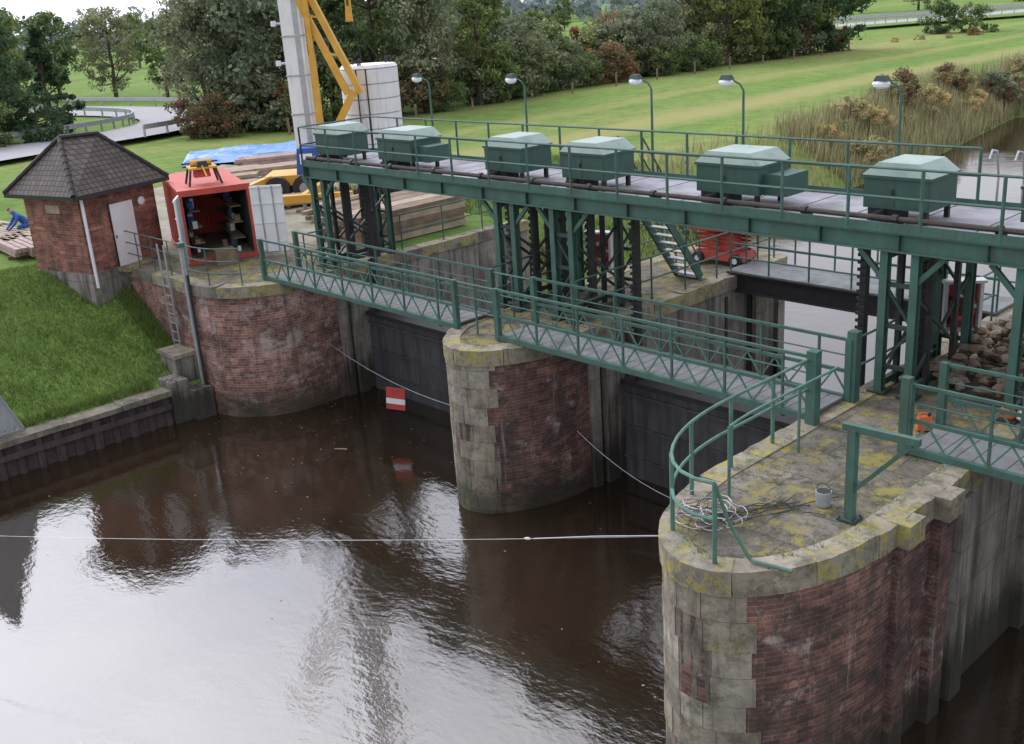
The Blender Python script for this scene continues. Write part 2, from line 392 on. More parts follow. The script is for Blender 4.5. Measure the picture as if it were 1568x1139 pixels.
cp=pier('centre_pier',-.74,1.47,2.6,-.98,1.65,9.7,
  [(1.68,1.95,.10,PT-.37,'conc'),(1.95,2.08,.02,PT-.37,'dark'),(2.1,2.5,.16,PT-.37,'conc'),(3.05,3.4,.16,PT-.37,'conc'),(6.9,7.0,.03,PT-.5,'dark'),(7.9,8.05,.05,PT-.5,'dark'),(8.05,8.5,.18,PT-.5,'conc'),(9.2,9.5,.12,PT-.5,'conc')],(.76,.9))
rp=pier('river_pier',8.76,1.46,2.6,-5.12,-1.35,9.7,
  [(-2.45,-2.05,.1,PT-.37,'brick'),(-2.05,-1.93,.02,PT-.37,'dark'),(-1.35,-.95,.16,PT-.37,'brick'),(-.9,-.7,.05,PT-.37,'dark'),(-.6,-.2,.16,PT-.37,'conc'),(2.1,2.5,.16,PT-.37,'conc'),(3.05,3.4,.16,PT-.37,'conc')],(.82,.93))
mb=MB(); mb.box(10.1,10.45,-2.47,-2.03,PT-.36,PT-.004,'conc_lt'); mb.box(10.1,10.5,-1.38,-.92,PT-.36,PT-.004,'st1'); mb.obj('slot_caps',rp)
# left abutment
e=empty('left_abutment',WM)
arc=[(-11.5+2.2*math.sin(th),.65-2.2*math.cos(th)) for th in [math.pi/2*i/12 for i in range(13)]]
LP=[(-17.4,-1.55)]+arc+[(-9.3,1.75),(-9.3,9.7)]
mb=MB(); walls(mb,LP,-1.5,PT-.3,lambda c:'brick2' if c[1]<1.8 else 'conc'); mb.obj('abutment_walls',e)
Ll=arclen(LP)
mb=MB(); coping(mb,LP,.01,Ll[-1]-.01,PT-.32,PT,out=.06,inn=.4,mats=('conc_lt','conc_lt','st2')); mb.obj('coping',e)
mb=MB(); I=offs(LP,-.35); I=[p for p in I if p[1]<3]+[(-9.65,3.2),(-17.4,3.2)]; mb.face([(*p,PT-.014) for p in I],'slab'); mb.obj('top_paving',e)
mb=MB()
for (t0,t1,pr,mt) in [(1.78,2.05,.12,'conc'),(2.05,2.12,.03,'dark'),(2.15,2.5,.18,'conc'),(3.05,3.4,.18,'conc')]:
    mb.box(-9.35,-9.3+pr,t0,t1,-1.5,PT-.33,mt)
mb.obj('gate_slots',e)
# gates
for s0,s1 in ((-9.12,-2.4),(.89,7.1)):
    e=empty('sluice_gate',WM); mb=MB()
    mb.box(s0,s1,2.7,2.8,-1.5,2.35,'gate')
    for z in (.5,1.3,2.1): mb.box(s0,s1,2.64,2.7,z,z+.05,'gate')
    mb.box(s0,s1,2.6,3.0,2.35,2.47,'dark')
    mb.obj('gate_leaf',e)
    mb=MB()
    for s in (s0+.35,s1-.35):
        mb.beam((s,2.85,2.4),(s,2.85,6.6),.12,.16,'dark')
        for k in range(28): mb.box(s-.09,s+.09,2.72,2.76,2.6+k*.14,2.66+k*.14,'dark')
    mb.obj('lifting_racks',e)
# ---------------------------------------------------------------- gantry
g=empty('gantry_bridge',WM)
DZ=6.9; G0,G1=-10.2,17.5; T0,T1=1.78,4.3
mb=MB()
mb.box(G0,G1,T0+.05,T1,DZ-.05,DZ,'deck')
s=G0+1.2
while s<G1: mb.box(s,s+.02,T0+.06,T1,DZ,DZ+.006,'rust'); s+=1.2
mb.obj('deck',g)
mb=MB()
mb.ibeam((G0,T0+.1,DZ-.23),(G1,T0+.1,DZ-.23),.2,.34,'green'); mb.ibeam((G0,T1-.12,DZ-.23),(G1,T1-.12,DZ-.23),.2,.34,'green')
s=G0+.1
while s<G1: mb.ibeam((s,T0+.2,DZ-.16),(s,T1-.22,DZ-.16),.1,.2,'greendk'); mb.box(s-.01,s+.01,T0+.01,T0+.09,DZ-.38,DZ-.08,'greendk'); s+=1.5
mb.box(G0-.03,G0,T0-.02,T1+.02,DZ-.4,DZ+.1,'green')
mb.box(G0,G1,T0-.012,T0+.012,DZ-.06,DZ+.1,'green'); mb.box(G0,G1,T1-.012,T1+.012,DZ-.05,DZ+.1,'green')
mb.obj('girders',g)
mb=MB(); mb.tube((G0,T0+.16,DZ+.14),(G1,T0+.16,DZ+.14),.05,'rust',8); mb.tube((G0,T0+.3,DZ+.1),(G1,T0+.3,DZ+.1),.04,'dark',8)
s=G0+.4
while s<G1: mb.tube((s,T0+.16,DZ+.14),(s+.1,T0+.16,DZ+.14),.08,'dark',8); mb.box(s+.02,s+.08,T0+.1,T0+.4,DZ,DZ+.12,'dark'); s+=1.75
mb.obj('drive_shafts',g)
mb=MB()
rail(mb,[(G0,T0,DZ),(G1,T0,DZ)],1.02,(1,.52),1.35,.024,'green',.03)
rail(mb,[(G0,T1,DZ),(8.1,T1,DZ)],1.02,(1,.52),1.35,.024,'green',.03)
rail(mb,[(9.1,T1,DZ),(G1,T1,DZ)],1.02,(1,.52),1.35,.024,'green',.03)
rail(mb,[(G0,T0,DZ),(G0,T1,DZ)],1.02,(1,.52),1.3,.024,'green',.03)
for s in (8.3,8.75):
    mb.path([(s,T1+.35,DZ-.6),(s,T1+.35,DZ+.5),(s,T1+.2,DZ+.95),(s,T1,DZ+1.0),(s,T1-.1,DZ+.85)],.022,'galv')
mb.obj('railings',g)
def leg(s,w=.56):
    mb=MB()
    for dt in (T0+.15,T0+.75,T1-.75,T1-.2):
        for ds in (-w/2,w/2):
            zz=DZ-.4
            if dt in (T0+.15,T1-.2):
                mb.box(s+ds-.07,s+ds+.07,dt-.08,dt-.06,PT,zz,'green'); mb.box(s+ds-.07,s+ds+.07,dt+.06,dt+.08,PT,zz,'green'); mb.box(s+ds-.015,s+ds+.015,dt-.06,dt+.06,PT,zz,'green')
            else: mb.box(s+ds-.045,s+ds+.045,dt-.05,dt+.05,2.4,zz,'dark')
    for dt in (T0+.15,T1-.2):
        mb.box(s-w/2-.16,s-w/2+.16,dt-.16,dt+.16,PT,PT+.04,'greendk'); mb.box(s+w/2-.16,s+w/2+.16,dt-.16,dt+.16,PT,PT+.04,'greendk')
        for z in (PT+.5,PT+1.25,PT+2.0): mb.beam((s-w/2,dt,z),(s+w/2,dt,z),.05,.08,'greendk')
        for z0,z1,f in ((PT+.5,PT+1.25,1),(PT+1.25,PT+2,-1)): mb.beam((s-f*w/2,dt,z0),(s+f*w/2,dt,z1),.04,.05,'greendk')
        for sg in (-1,1): mb.beam((s+sg*w/2,dt,DZ-.95),(s+sg*(w/2+.5),dt,DZ-.42),.07,.09,'green')
    for ds in (-w/2,w/2):
        mb.beam((s+ds,T0+.15,PT+.15),(s+ds,T1-.2,PT+.15),.08,.12,'greendk')
        mb.beam((s+ds,T0+.15,DZ-.5),(s+ds,T1-.2,DZ-.5),.08,.14,'green')
        mb.beam((s+ds,T0+.2,PT+.25),(s+ds,T1-.25,DZ-1.2),.04,.06,'greendk')
        mb.beam((s+ds,T1-.25,PT+.25),(s+ds,T0+.2,DZ-1.2),.04,.06,'greendk')
    for z in np.arange(PT-1.2,DZ-.5,.16): mb.box(s-.08,s+.08,T0+.95,T0+1.0,z,z+.08,'dark')
    mb.box(s-.07,s+.07,T0+1.0,T0+1.14,PT-1.4,DZ-.1,'dark')
    mb.obj('leg_frame',g)
for s in (-9.75,-1.95,-.1,7.9,10.2): leg(s)
def housing(s,L=1.15,D=1.0,H=.55):
    e=empty('motor_housing',WM); t=T0+.42; z=DZ+.24; mb=MB()
    mb.box(s,s+L,t,t+D,z,z+H,'box')
    mb.box(s-.03,s+L+.03,t-.03,t+D+.03,z+H-.03,z+H+.02,'box')
    mb.box(s-.03,s+L+.03,t-.03,t+D+.03,z+H+.02,z+H+.24,'lid',(.26,.06))
    if L>1.3: mb.box(s+L,s+L+.5,t+.15,t+D-.1,z,z+H-.15,'box')
    mb.box(s+.02,s+L*.48,t-.006,t,z+.05,z+H-.08,'box'); mb.box(s+L*.52,s+L-.02,t-.006,t,z+.05,z+H-.08,'box')
    mb.box(s+L*.44,s+L*.46,t-.03,t-.006,z+.25,z+.35,'dark')
    mb.obj('casing',e); mb=MB()
    for a in (.1,L-.1):
        for b in (.1,D-.1): mb.box(s+a-.04,s+a+.04,t+b-.04,t+b+.04,DZ,z,'dark')
    mb.box(s+.15,s+L*.5,t+.05,t+.5,DZ+.02,z,'dark'); mb.tube((s+L*.3,t-.25,DZ+.17),(s+L*.3,t+.3,DZ+.17),.07,'dark',8)
    mb.obj('gearbox_and_feet',e)
housing(-10.05); housing(-7.1,1.45); housing(-2.85,1.25); housing(-.3,1.25); housing(3.4,1.45); housing(7.0,1.2); housing(9.7,1.2); housing(13,1.45)
def lamp(s):
    e=empty('gantry_lamp',WM); mb=MB(); t=T1+.06
    mb.tube((s,t,DZ-.1),(s,t,DZ+1.95),.035,'green',8,.025)
    mb.path([(s,t,DZ+1.95),(s-.05,t-.05,DZ+2.08),(s-.25,t-.12,DZ+2.2)],.02,'green')
    mb.obj('post',e); mb=MB()
    mb.blob((s-.33,t-.15,DZ+2.13),.17,.1,.1,'glass',.3,10,6,0); mb.box(s-.46,s-.18,t-.24,t-.06,DZ+2.18,DZ+2.28,'greendk',(.05,.03))
    mb.obj('lamp_head',e,smooth=False)
for s in (-7.35,-3.56,.53,3.0,6.5,10.5): lamp(s)
# stairs
e=empty('steel_stairs',WM); mb=MB()
s0,s1=-.55,.2; N=13
for i in range(N):
    t=T1+.05+2.1*i/(N-1); z=DZ-.1-(DZ-PT-.2)*i/(N-1); mb.box(s0,s1,t,t+.2,z-.03,z,'galv')
for s in (s0,s1):
    mb.beam((s,T1+.1,DZ-.1),(s,T1+2.3,PT+.02),.05,.2,'green')
    rail(mb,[(s,T1+.1,DZ-.1),(s,T1+2.25,PT+.05)],.95,(1,.5),1.0,.02,'green')
mb.obj('flight',e)
# ---------------------------------------------------------------- footbridge
def footbridge(name,sA,sB,t0=0,w=1.15,z=PT+.06):
    e=empty(name,WM); mb=MB(); H=1.08; hm=.5
    n=max(1,round((sB-sA)/.62)); dx=(sB-sA)/n
    for t in (t0,t0+w):
        mb.beam((sA,t,z),(sB,t,z),.09,.11,'green'); mb.beam((sA,t,z+hm),(sB,t,z+hm),.05,.06,'green')
        mb.beam((sA,t,z+H),(sB,t,z+H),.05,.05,'green'); mb.tube((sA,t,z+.79),(sB,t,z+.79),.014,'green')
        for i in range(n):
            a=sA+i*dx
            mb.beam((a,t,z+.04),(a+dx/2,t,z+hm-.03),.025,.028,'greenlt'); mb.beam((a+dx/2,t,z+hm-.03),(a+dx,t,z+.04),.025,.028,'greenlt')
            if i%2==0: mb.beam((a,t,z),(a,t,z+H),.04,.04,'green')
        for a in (sA,sB): mb.beam((a,t,z-.05),(a,t,z+H+.03),.12,.12,'green')
    mb.obj('truss_railings',e); mb=MB()
    k=sA
    while k<sB-.1: mb.box(k,k+.235,t0+.06,t0+w-.06,z-.01+U(-.004,.004),z+.035,'deck2'); k+=.25
    for i in range(0,n,3): mb.beam((sA+i*dx,t0,z-.06),(sA+i*dx,t0+w,z-.06),.06,.1,'greendk')
    mb.obj('deck_planks',e)
footbridge('footbridge',-10.1,-1.75); footbridge('footbridge',-.35,7.45); footbridge('footbridge',9.25,17.5,-.25)
mb=MB()
rail(mb,[(-1.75,1.15,PT),(-.35,1.15,PT)],1.1,sp=.7); rail(mb,[(-1.75,0,PT),(-.35,0,PT)],1.14,(1,.72,.46),.7)
rail(mb,[(-9.75,1.2,PT),(-9.7,2.0,PT)],1.1,sp=.8)
rail(mb,[(-2.05,1.4,PT),(-2.05,9.4,PT)],1.1); rail(mb,[(.55,1.6,PT),(.55,9.4,PT)],1.1)
rail(mb,[(7.45,1.4,PT),(7.45,7.0,PT)],1.1)
mb.obj('pier_railing',None,WM)
mb=MB(); rail(mb,[(-9.5,4.5,PT),(-9.5,9.5,PT)],1.1,sp=1.6); rail(mb,[(-9.5,9.5,PT),(-11.5,9.5,PT)],1.1,sp=1.6); mb.obj('bank_railing',None,WM)
mb=MB(); rail(mb,[(-17.2,-1.4,PT),(-11.5,-1.4,PT)]+[(-11.5+2.05*math.sin(a),.65-2.05*math.cos(a),PT) for a in (.2,.4,.6,.8)],1.05,(1,.66,.33),1.1,.018); mb.obj('abutment_railing',None,WM)
# curved nose railing
P=nose(8.76,1.32,2.45,-4.96,.3); L=arclen(P)
Q=resample(P,.35,L[-1]/2+.25,.3)
mb=MB(); rail(mb,[(*p,PT) for p in Q],1.15,(1,.55),1.25,.026,'greenlt',.033)
q=Q[-1]; mb.path([(*q,PT+1.15),(q[0]+.1,q[1]+.15,PT+.6),(q[0]+.35,q[1]+.3,PT+.04),(q[0]+.9,q[1]+.4,PT+.04)],.026,'greenlt')
Q3=resample(P,.5,3.6,.3); mb.path([(p[0]+.5,p[1]+.1,PT+1.1) for p in Q3],.022,'greenlt'); mb.tube((Q3[-1][0]+.5,Q3[-1][1]+.1,PT+1.1),(Q3[-1][0]+.5,Q3[-1][1]+.1,PT),.025,'greenlt'); mb.tube((Q3[4][0]+.5,Q3[4][1]+.1,PT+1.1),(Q3[4][0]+.5,Q3[4][1]+.1,PT),.025,'greenlt')
mb.obj('curved_railing',None,WM)
mb=MB()
mb.beam((9.7,-2.75,PT),(9.7,-2.75,PT+1.35),.12,.12,'green'); mb.beam((9.55,-2.75,PT+1.36),(10.6,-2.68,PT+1.36),.09,.1,'green')
mb.beam((9.74,-2.75,PT+.45),(10.5,-2.69,PT+1.3),.05,.06,'green'); mb.box(9.57,9.83,-2.88,-2.62,PT,PT+.03,'greendk')
for a in (9.6,9.8):
    for b in (-2.85,-2.65): mb.tube((a,b,PT+.03),(a,b,PT+.06),.015,'dark',6)
mb.obj('davit_post',None,WM)
mb=MB()
mb.beam((7.5,-.1,PT),(7.5,-.1,PT+1.3),.18,.18,'green'); mb.beam((7.5,1.2,PT),(7.5,1.2,PT+1.3),.18,.18,'green'); mb.beam((9.2,-.25,PT),(9.2,-.25,PT+1.25),.14,.14,'green')
mb.obj('gate_posts',None,WM)
# downstream footbridge
e=empty('downstream_footbridge',WM); mb=MB()
mb.ibeam((.5,7.4,PT-.2),(7.4,7.4,PT-.2),.2,.5,'dark'); mb.ibeam((.5,8.5,PT-.2),(7.4,8.5,PT-.2),.2,.5,'dark')
mb.ibeam((9.8,7.4,PT-.2),(18,7.4,PT-.2),.2,.5,'dark')
mb.box(.5,7.4,7.3,8.6,PT+.055,PT+.1,'deck2')
rail(mb,[(.6,7.35,PT+.1),(7.4,7.35,PT+.1)],1.1,(1,.66,.33),1.1); rail(mb,[(.6,8.55,PT+.1),(7.4,8.55,PT+.1)],1.1,(1,.66,.33),1.1)
rail(mb,[(9.8,7.35,PT+.1),(18,7.35,PT+.1)],1.1,(1,.66,.33),1.1)
mb.obj('beams_and_railing',e)
# right abutment
e=empty('right_abutment',WM); mb=MB()
RPth=[(17.2,12),(17.2,1),(17.2,-2),(18.5,-4),(30,-5)]
walls(mb,RPth,-1.5,PT,lambda c:'conc'); mb.face([(17.2,12,PT),(17.2,-2,PT),(18.5,-4,PT),(30,-5,PT),(30,12,PT)],'slab'); mb.obj('abutment_body',e)
# quay wall
e=empty('timber_quay_wall',WM); mb=MB(); t=-2.9
while t>-45:
    mb.tube((-11.62,t,-1.5),(-11.62+U(-.03,.03),t,.88+U(-.02,.02)),.13+U(-.02,.02),'pile',7); t-=.52
mb.box(-11.85,-11.62,-45,-2.7,-1.5,.85,'pile')
t=-2.75
while t>-45: mb.box(-12.0+U(-.02,.02),-11.42+U(-.02,.02),t-1.49,t,.88,1.03+U(-.012,.012),'st2'); t-=1.5
mb.box(-11.5,-11.44,-45,-2.8,.5,.66,'pile')
mb.obj('piles_and_cap',e); mb=MB()
mb.box(-12.2,-11.45,-2.75,-2.2,-1.5,1.25,'conc'); mb.box(-12.9,-11.9,-2.25,-1.6,-1.5,1.75,'conc'); mb.box(-12.95,-11.85,-2.3,-1.6,1.75,1.87,'st1'); mb.box(-11.9,-11.2,-2.2,-1.6,-1.5,.9,'conc')
mb.obj('end_block',e)
mb=MB(); mb.beam((-11.55,-1.68,-.3),(-11.55,-1.68,5.0),.12,.1,'galv'); mb.beam((-11.42,-1.68,-.3),(-11.42,-1.68,4.2),.03,.06,'dark')
mb.box(-11.65,-11.45,-1.78,-1.6,5.0,5.12,'green'); mb.obj('gauge_post',None,WM)
mb=MB()
for s in (-13.1,-12.7): mb.beam((s,-1.66,1.6),(s,-1.66,4.9),.04,.04,'galv')
for z in np.arange(1.7,3.9,.28): mb.tube((-13.1,-1.66,z),(-12.7,-1.66,z),.014,'galv')
mb.obj('wall_ladder',None,WM)
# ---------------------------------------------------------------- hut
HM=WM@Matrix.Translation((-15.45,-2.8,.08))@Matrix.Rotation(math.radians(16),4,'Z')
e=empty('brick_hut',HM); Lx,Ly=2.5,2.9; z0=3.0;zb=PT-.1;ze=zb+2.45
mb=MB()
for (a,b) in (((-Lx,0),(0,0)),((0,0),(0,Ly)),((0,Ly),(-Lx,Ly)),((-Lx,Ly),(-Lx,0))):
    d=math.dist(a,b)
    mb.face([(*a,zb),(*b,zb),(*b,ze),(*a,ze)],'hutbrick',[(0,zb),(d,zb),(d,ze),(0,ze)])
mb.obj('walls',e)
mb=MB(); mb.box(-Lx-.05,.05,-.05,Ly+.05,z0-.6,zb+.02,'conc'); mb.obj('plinth',e)
mb=MB(); o=.36; zr=ze+1.5; er=[(-Lx-o,-o),(o,-o),(o,Ly+o),(-Lx-o,Ly+o)]
r0=(-Lx/2-.25,Ly/2-.5);r1=(-Lx/2+.25,Ly/2+.5); sl=2.3
def tri(pts,uv): mb.face([(p[0],p[1],p[2]) for p in pts],'tile',uv)
tri([(*er[0],ze),(*er[1],ze),(*r0,zr)],[(0,0),(3.7,0),(1.85,sl)])
tri([(*er[1],ze),(*er[2],ze),(*r1,zr),(*r0,zr)],[(0,0),(4,0),(2.5,sl),(1.5,sl)])
tri([(*er[2],ze),(*er[3],ze),(*r1,zr)],[(0,0),(3.7,0),(1.85,sl)])
tri([(*er[3],ze),(*er[0],ze),(*r0,zr),(*r1,zr)],[(0,0),(4,0),(2.5,sl),(1.5,sl)])
mb.face([(*p,ze-.1) for p in er],'woodlt')
for i in range(4): mb.beam((*er[i],ze-.05),(*er[(i+1)%4],ze-.05),.05,.12,'dark')
def ridge(a,za,b,zb_):
    n=max(2,int(math.dist((*a,za),(*b,zb_))/.28)); A_=Vector((*a,za));B_=Vector((*b,zb_))
    for i in range(n): mb.tube(A_.lerp(B_,i/n),A_.lerp(B_,(i+1.1)/n),.085,'tile',7,.07)
for a,b in ((er[0],r0),(er[1],r0),(er[2],r1),(er[3],r1)): ridge(a,ze+.02,b,zr+.02)
ridge(r0,zr+.03,r1,zr+.03)
mb.obj('hip_roof',e)
mb=MB(); mb.box(.0,.03,1.05,1.95,zb+.03,zb+1.95,'white'); mb.box(.03,.045,1.02,1.06,zb,zb+2,'dark'); mb.box(.03,.05,1.12,1.16,zb+.9,zb+1.0,'dark')
mb.box(.0,.5,.95,2.05,zb-.1,zb+.03,'conc_lt'); mb.obj('door',e)
mb=MB(); mb.tube((.09,.08,z0+.4),(.09,.08,ze-.1),.05,'white',8); mb.box(-Lx*.6,-Lx*.35,-.03,.0,ze-.6,ze-.35,'woodlt'); mb.blob((.04,2.3,zb+1.85),.06,.14,.14,'white',0,10,6,0); mb.obj('downpipe_and_fittings',e)
# ---------------------------------------------------------------- container
CMx=WM@Matrix.Translation((-13.75,-.4,PT))@Matrix.Rotation(math.radians(-20),4,'Z')
e=empty('shipping_container',CMx); mb=MB(); Lc,Wc,Hc=4.4,2.05,2.25
def corr(p,q,nx,ny):
    d=Vector((q[0]-p[0],q[1]-p[1],0)); n=int(d.length/.14)
    for i in range(n):
        a=Vector((*p,0))+d*i/n; b=Vector((*p,0))+d*(i+.5)/n; c=Vector((*p,0))+d*(i+1)/n; o=Vector((nx,ny,0))*.03
        mb.face([(a.x,a.y,.1),(b.x+o.x,b.y+o.y,.1),(b.x+o.x,b.y+o.y,Hc-.05),(a.x,a.y,Hc-.05)],'red')
        mb.face([(b.x+o.x,b.y+o.y,.1),(c.x,c.y,.1),(c.x,c.y,Hc-.05),(b.x+o.x,b.y+o.y,Hc-.05)],'red')
corr((-Lc,0),(0,0),0,-1); corr((0,Wc),(-Lc,Wc),0,1); corr((-Lc,Wc),(-Lc,0),-1,0)
mb.box(-Lc,0,0.02,Wc-.02,Hc-.05,Hc,'red'); mb.box(-Lc,0,0.02,Wc-.02,.05,.12,'wood')
mb.box(-Lc+.1,-.1,.05,.07,.12,Hc-.06,'greendk'); mb.box(-Lc+.1,-.1,Wc-.07,Wc-.05,.12,Hc-.06,'greendk')
for y in (0,Wc): mb.box(-.08,.02,y-.06,y+.06,0,Hc+.02,'red')
mb.box(-.08,.02,.06,Wc-.06,Hc-.16,Hc+.02,'red'); mb.box(-.08,.02,.06,Wc-.06,0,.13,'red')
mb.box(-Lc,-.08,-.05,.02,Hc-.08,Hc+.02,'red'); mb.box(-Lc,-.08,-.05,.02,0,.1,'red')
mb.obj('body',e)
mb=MB()
def door(hx,hy,ang):
    c,s_=math.cos(ang),math.sin(ang); w=Wc/2-.04
    p=Vector((hx,hy,.12)); q=p+Vector((c*w,s_*w,0)); t_=Vector((s_*.04,-c*.04,0)); h_=Vector((0,0,Hc-.2))
    mb.hexa([p,q,q+t_,p+t_,p+h_,q+h_,q+t_+h_,p+t_+h_],'white')
    for f in (.3,.7):
        for sg in (-.03,.07):
            k=p+Vector((c*w*f+s_*sg,s_*w*f-c*sg,0)); mb.tube(k,k+h_,.018,'galv',6)
    for z in (.3,.9,1.5,2.0):
        k=p+Vector((s_*.06,-c*.06,z)); mb.beam(k,k+Vector((c*w,s_*w,0)),.02,.03,'white')
door(.03,-.02,math.radians(-14)); door(.03,Wc+.03,math.radians(66))
mb.obj('doors',e)
mb=MB()
for y in (.25,1.5):
    for z in (.5,1.0,1.5): mb.box(-3.8,-.6,y,y+.35,z,z+.03,'wood')
for i in range(34):
    x,z=U(-2.5,-.3),random.choice((.12,.53,1.03,1.53)); y=random.choice((U(.25,.4),U(1.5,1.65),U(.3,1.5) if z<.2 else .3)); a=U(.08,.2)
    mb.box(x,x+a,y,y+a,z,z+U(.12,.34),random.choice(['galv','wood','white','bluew','dark','green']))
mb.box(.15,.7,.7,1.3,0,.45,'wood'); mb.obj('shelves_and_tools',e)
e2=empty('yellow_winch_frame',CMx); mb=MB()
for x in (-1.5,-.9):
    for y in (.55,1.3): mb.beam((x+(-.12 if x<-1 else .12),y+(-.12 if y<1 else .12),Hc),(x,y,Hc+.5),.05,.05,'dark')
mb.box(-1.55,-.85,.5,1.35,Hc+.48,Hc+.54,'yellow'); mb.box(-1.4,-1.0,.65,1.15,Hc+.22,Hc+.48,'red',(.03,.03)); mb.tube((-1.3,.6,Hc+.64),(-1.3,1.25,Hc+.64),.1,'yellow',10); mb.tube((-1.3,.35,Hc+.64),(-1.3,1.45,Hc+.64),.03,'dark',6)
mb.box(-1.1,-.85,.75,1.1,Hc+.54,Hc+.72,'dark',(.04,.04)); mb.beam((-.9,.9,Hc+.6),(-.5,.95,Hc+.3),.04,.04,'yellow')
mb.obj('frame_parts',e2)
# ---------------------------------------------------------------- scissor lift
SM=WM@Matrix.Translation((-.3,8.3,PT))@Matrix.Rotation(math.radians(8),4,'Z')
e=empty('scissor_lift',SM); mb=MB()
mb.box(-.75,.75,-.38,.38,.14,.34,'red',(.05,.03))
for x in (-.55,.55):
    for y in (-.42,.42): mb.tube((x,y-.06,.17),(x,y+.06,.17),.17,'dark',12); mb.tube((x,y-.07,.17),(x,y+.07,.17),.08,'white',8)
mb.obj('chassis',e); mb=MB()
for y in (-.3,.3):
    for k in range(5):
        z=.36+k*.11; mb.beam((-.65,y,z),(.65,y,z+.11),.05,.045,'red'); mb.beam((-.65,y,z+.11),(.65,y,z),.05,.045,'red')
mb.obj('scissor_arms',e); mb=MB(); mb.box(-.85,.85,-.42,.42,.92,.98,'red')
rail(mb,[(-.83,-.4,.98),(.83,-.4,.98),(.83,.4,.98),(-.83,.4,.98),(-.83,-.4,.98)],.95,(1,.55,.12),.5,.02,'red'); mb.box(.4,.75,-.43,-.39,1.3,1.6,'white'); mb.obj('platform_cage',e)
def lifebuoy(s,t,z,ang,w=.66,h=.9):
    m_=WM@Matrix.Translation((s,t,z))@Matrix.Rotation(ang,4,'Z')
    e=empty('lifebuoy_station',m_); mb=MB()
    mb.box(-w/2,w/2,.0,.04,0,h,'redsign')
    for a,b in ((-w/2,-w/2+.06),(w/2-.06,w/2)): mb.box(a,b,-.16,.0,0,h,'white')
    mb.box(-w/2+.062,w/2-.062,-.16,.0,0,.05,'white'); mb.box(-w/2-.04,w/2+.04,-.2,.05,h,h+.05,'white')
    mb.obj('cabinet',e); mb=MB(); n_=20; r_=w*.31
    for i in range(n_):
        a=2*math.pi*i/n_; b=2*math.pi*(i+1)/n_
        mb.tube((r_*math.cos(a),-.07,h*.48+r_*math.sin(a)),(r_*math.cos(b),-.07,h*.48+r_*math.sin(b)),.055,'white' if i%5==0 else 'orange',8)
    mb.obj('ring',e)
    mb=MB(); mb.tube((0,.08,PT-z),(0,.08,h),.035,'galv',8); mb.obj('post',e)
lifebuoy(-1.4,4.6,PT+.5,math.radians(20)); lifebuoy(7.95,4.3,PT+.6,math.radians(42),.7,.95)
mb=MB(); mb.box(-.27,.27,-.012,.012,.3,.6,'redsign'); mb.box(-.27,.27,-.012,.012,.14,.297,'white');mb.box(-.27,.27,-.012,.012,-.02,.137,'redsign')
mb.obj('warning_board',None,WM@Matrix.Translation((-5.6,.8,.75))@Matrix.Rotation(math.radians(30),4,'Z')@Matrix.Rotation(math.radians(5),4,'Y'))
def wire(name,p,q,sag,r=.012,mat='rope',n=24):
    mb=MB(); pts=[]
    for i in range(n+1):
        f=i/n; v=Vector(p).lerp(Vector(q),f); v.z-=sag*4*f*(1-f); pts.append(v)
    mb.path(pts,r,mat,5); mb.obj(name,None,WM)
wire('boom_cable',(-9.35,1.2,1.9),(-2.4,.9,1.4),.3,.008,'galv'); wire('boom_cable',(.75,1.2,1.6),(7.2,1.2,1.6),.9,.008,'galv')
wire('mooring_rope',(7.7,-4.2,3.55),(-13,-14.5,1.2),.25,.0035,'galv')
mb=MB()
f0=Vector((7.7,-4.2,3.56)); d0=(Vector((-13,-14.5,1.2))-f0).normalized()
mb.path([f0,f0+d0*1.1+Vector((0,0,-.03)),f0+d0*2.1+Vector((0,0,-.09))],.008,'rope'); mb.blob(f0+d0*2.2+Vector((0,0,-.09)),.06,.025,.02,'rope',.5); mb.obj('rope_sleeve',None,WM)
mb=MB(); mb.tube((9.2,-2.6,PT),(9.2,-2.6,PT+.22),.1,'galv',14,.115); mb.tube((9.2,-2.6,PT+.221),(9.2,-2.6,PT+.225),.1,'dark',14); mb.path([(9.09,-2.6,PT+.2),(9.1,-2.6,PT+.3),(9.2,-2.6,PT+.34),(9.3,-2.6,PT+.3),(9.31,-2.6,PT+.2)],.006,'dark',4); mb.obj('bucket',None,WM)
mb=MB()
for k in range(18):
    cx,cy=8.25+U(-.25,.25),-4.0+U(-.25,.25); r=U(.18,.4); pts=[]
    for i in range(19):
        a=2*math.pi*i/18; pts.append((cx+r*math.cos(a)*U(.93,1.07),cy+r*.8*math.sin(a),PT+.02+.01*k+.05*R()))
    mb.path(pts,.006,'galv' if k%2 else 'rust',4)
for k in range(8):
    a=Vector((8.2+U(-.1,.3),-3.9,PT+.02)); pts=[a]
    for i in range(8): a=a+Vector((U(-.05,.25),U(-.1,.4),0)); pts.append(a)
    mb.path(pts,.008,'dark',4)
mb.obj('wire_coil',None,WM)
mb=MB()
mb.box(-.13,.13,-.07,.07,.01,.24,'orange',(.03,.02)); mb.tube((0.06,0,.24),(0.08,0,.3),.025,'dark',8); mb.path([(-.1,0,.22),(-.07,0,.3),(.02,0,.3),(.04,0,.23)],.014,'orange',6)
mb.obj('orange_jerrycan',None,WM@Matrix.Translation((9.05,.75,PT))@Matrix.Rotation(.7,4,'Z'))
mb=MB()
for k in range(3): mb.blob((9.9+.25*k,1.9+.1*k,PT+.12),.16,.12,.12,'orange' if k!=1 else 'white',k)
mb.obj('orange_floats',None,WM)
mb=MB()
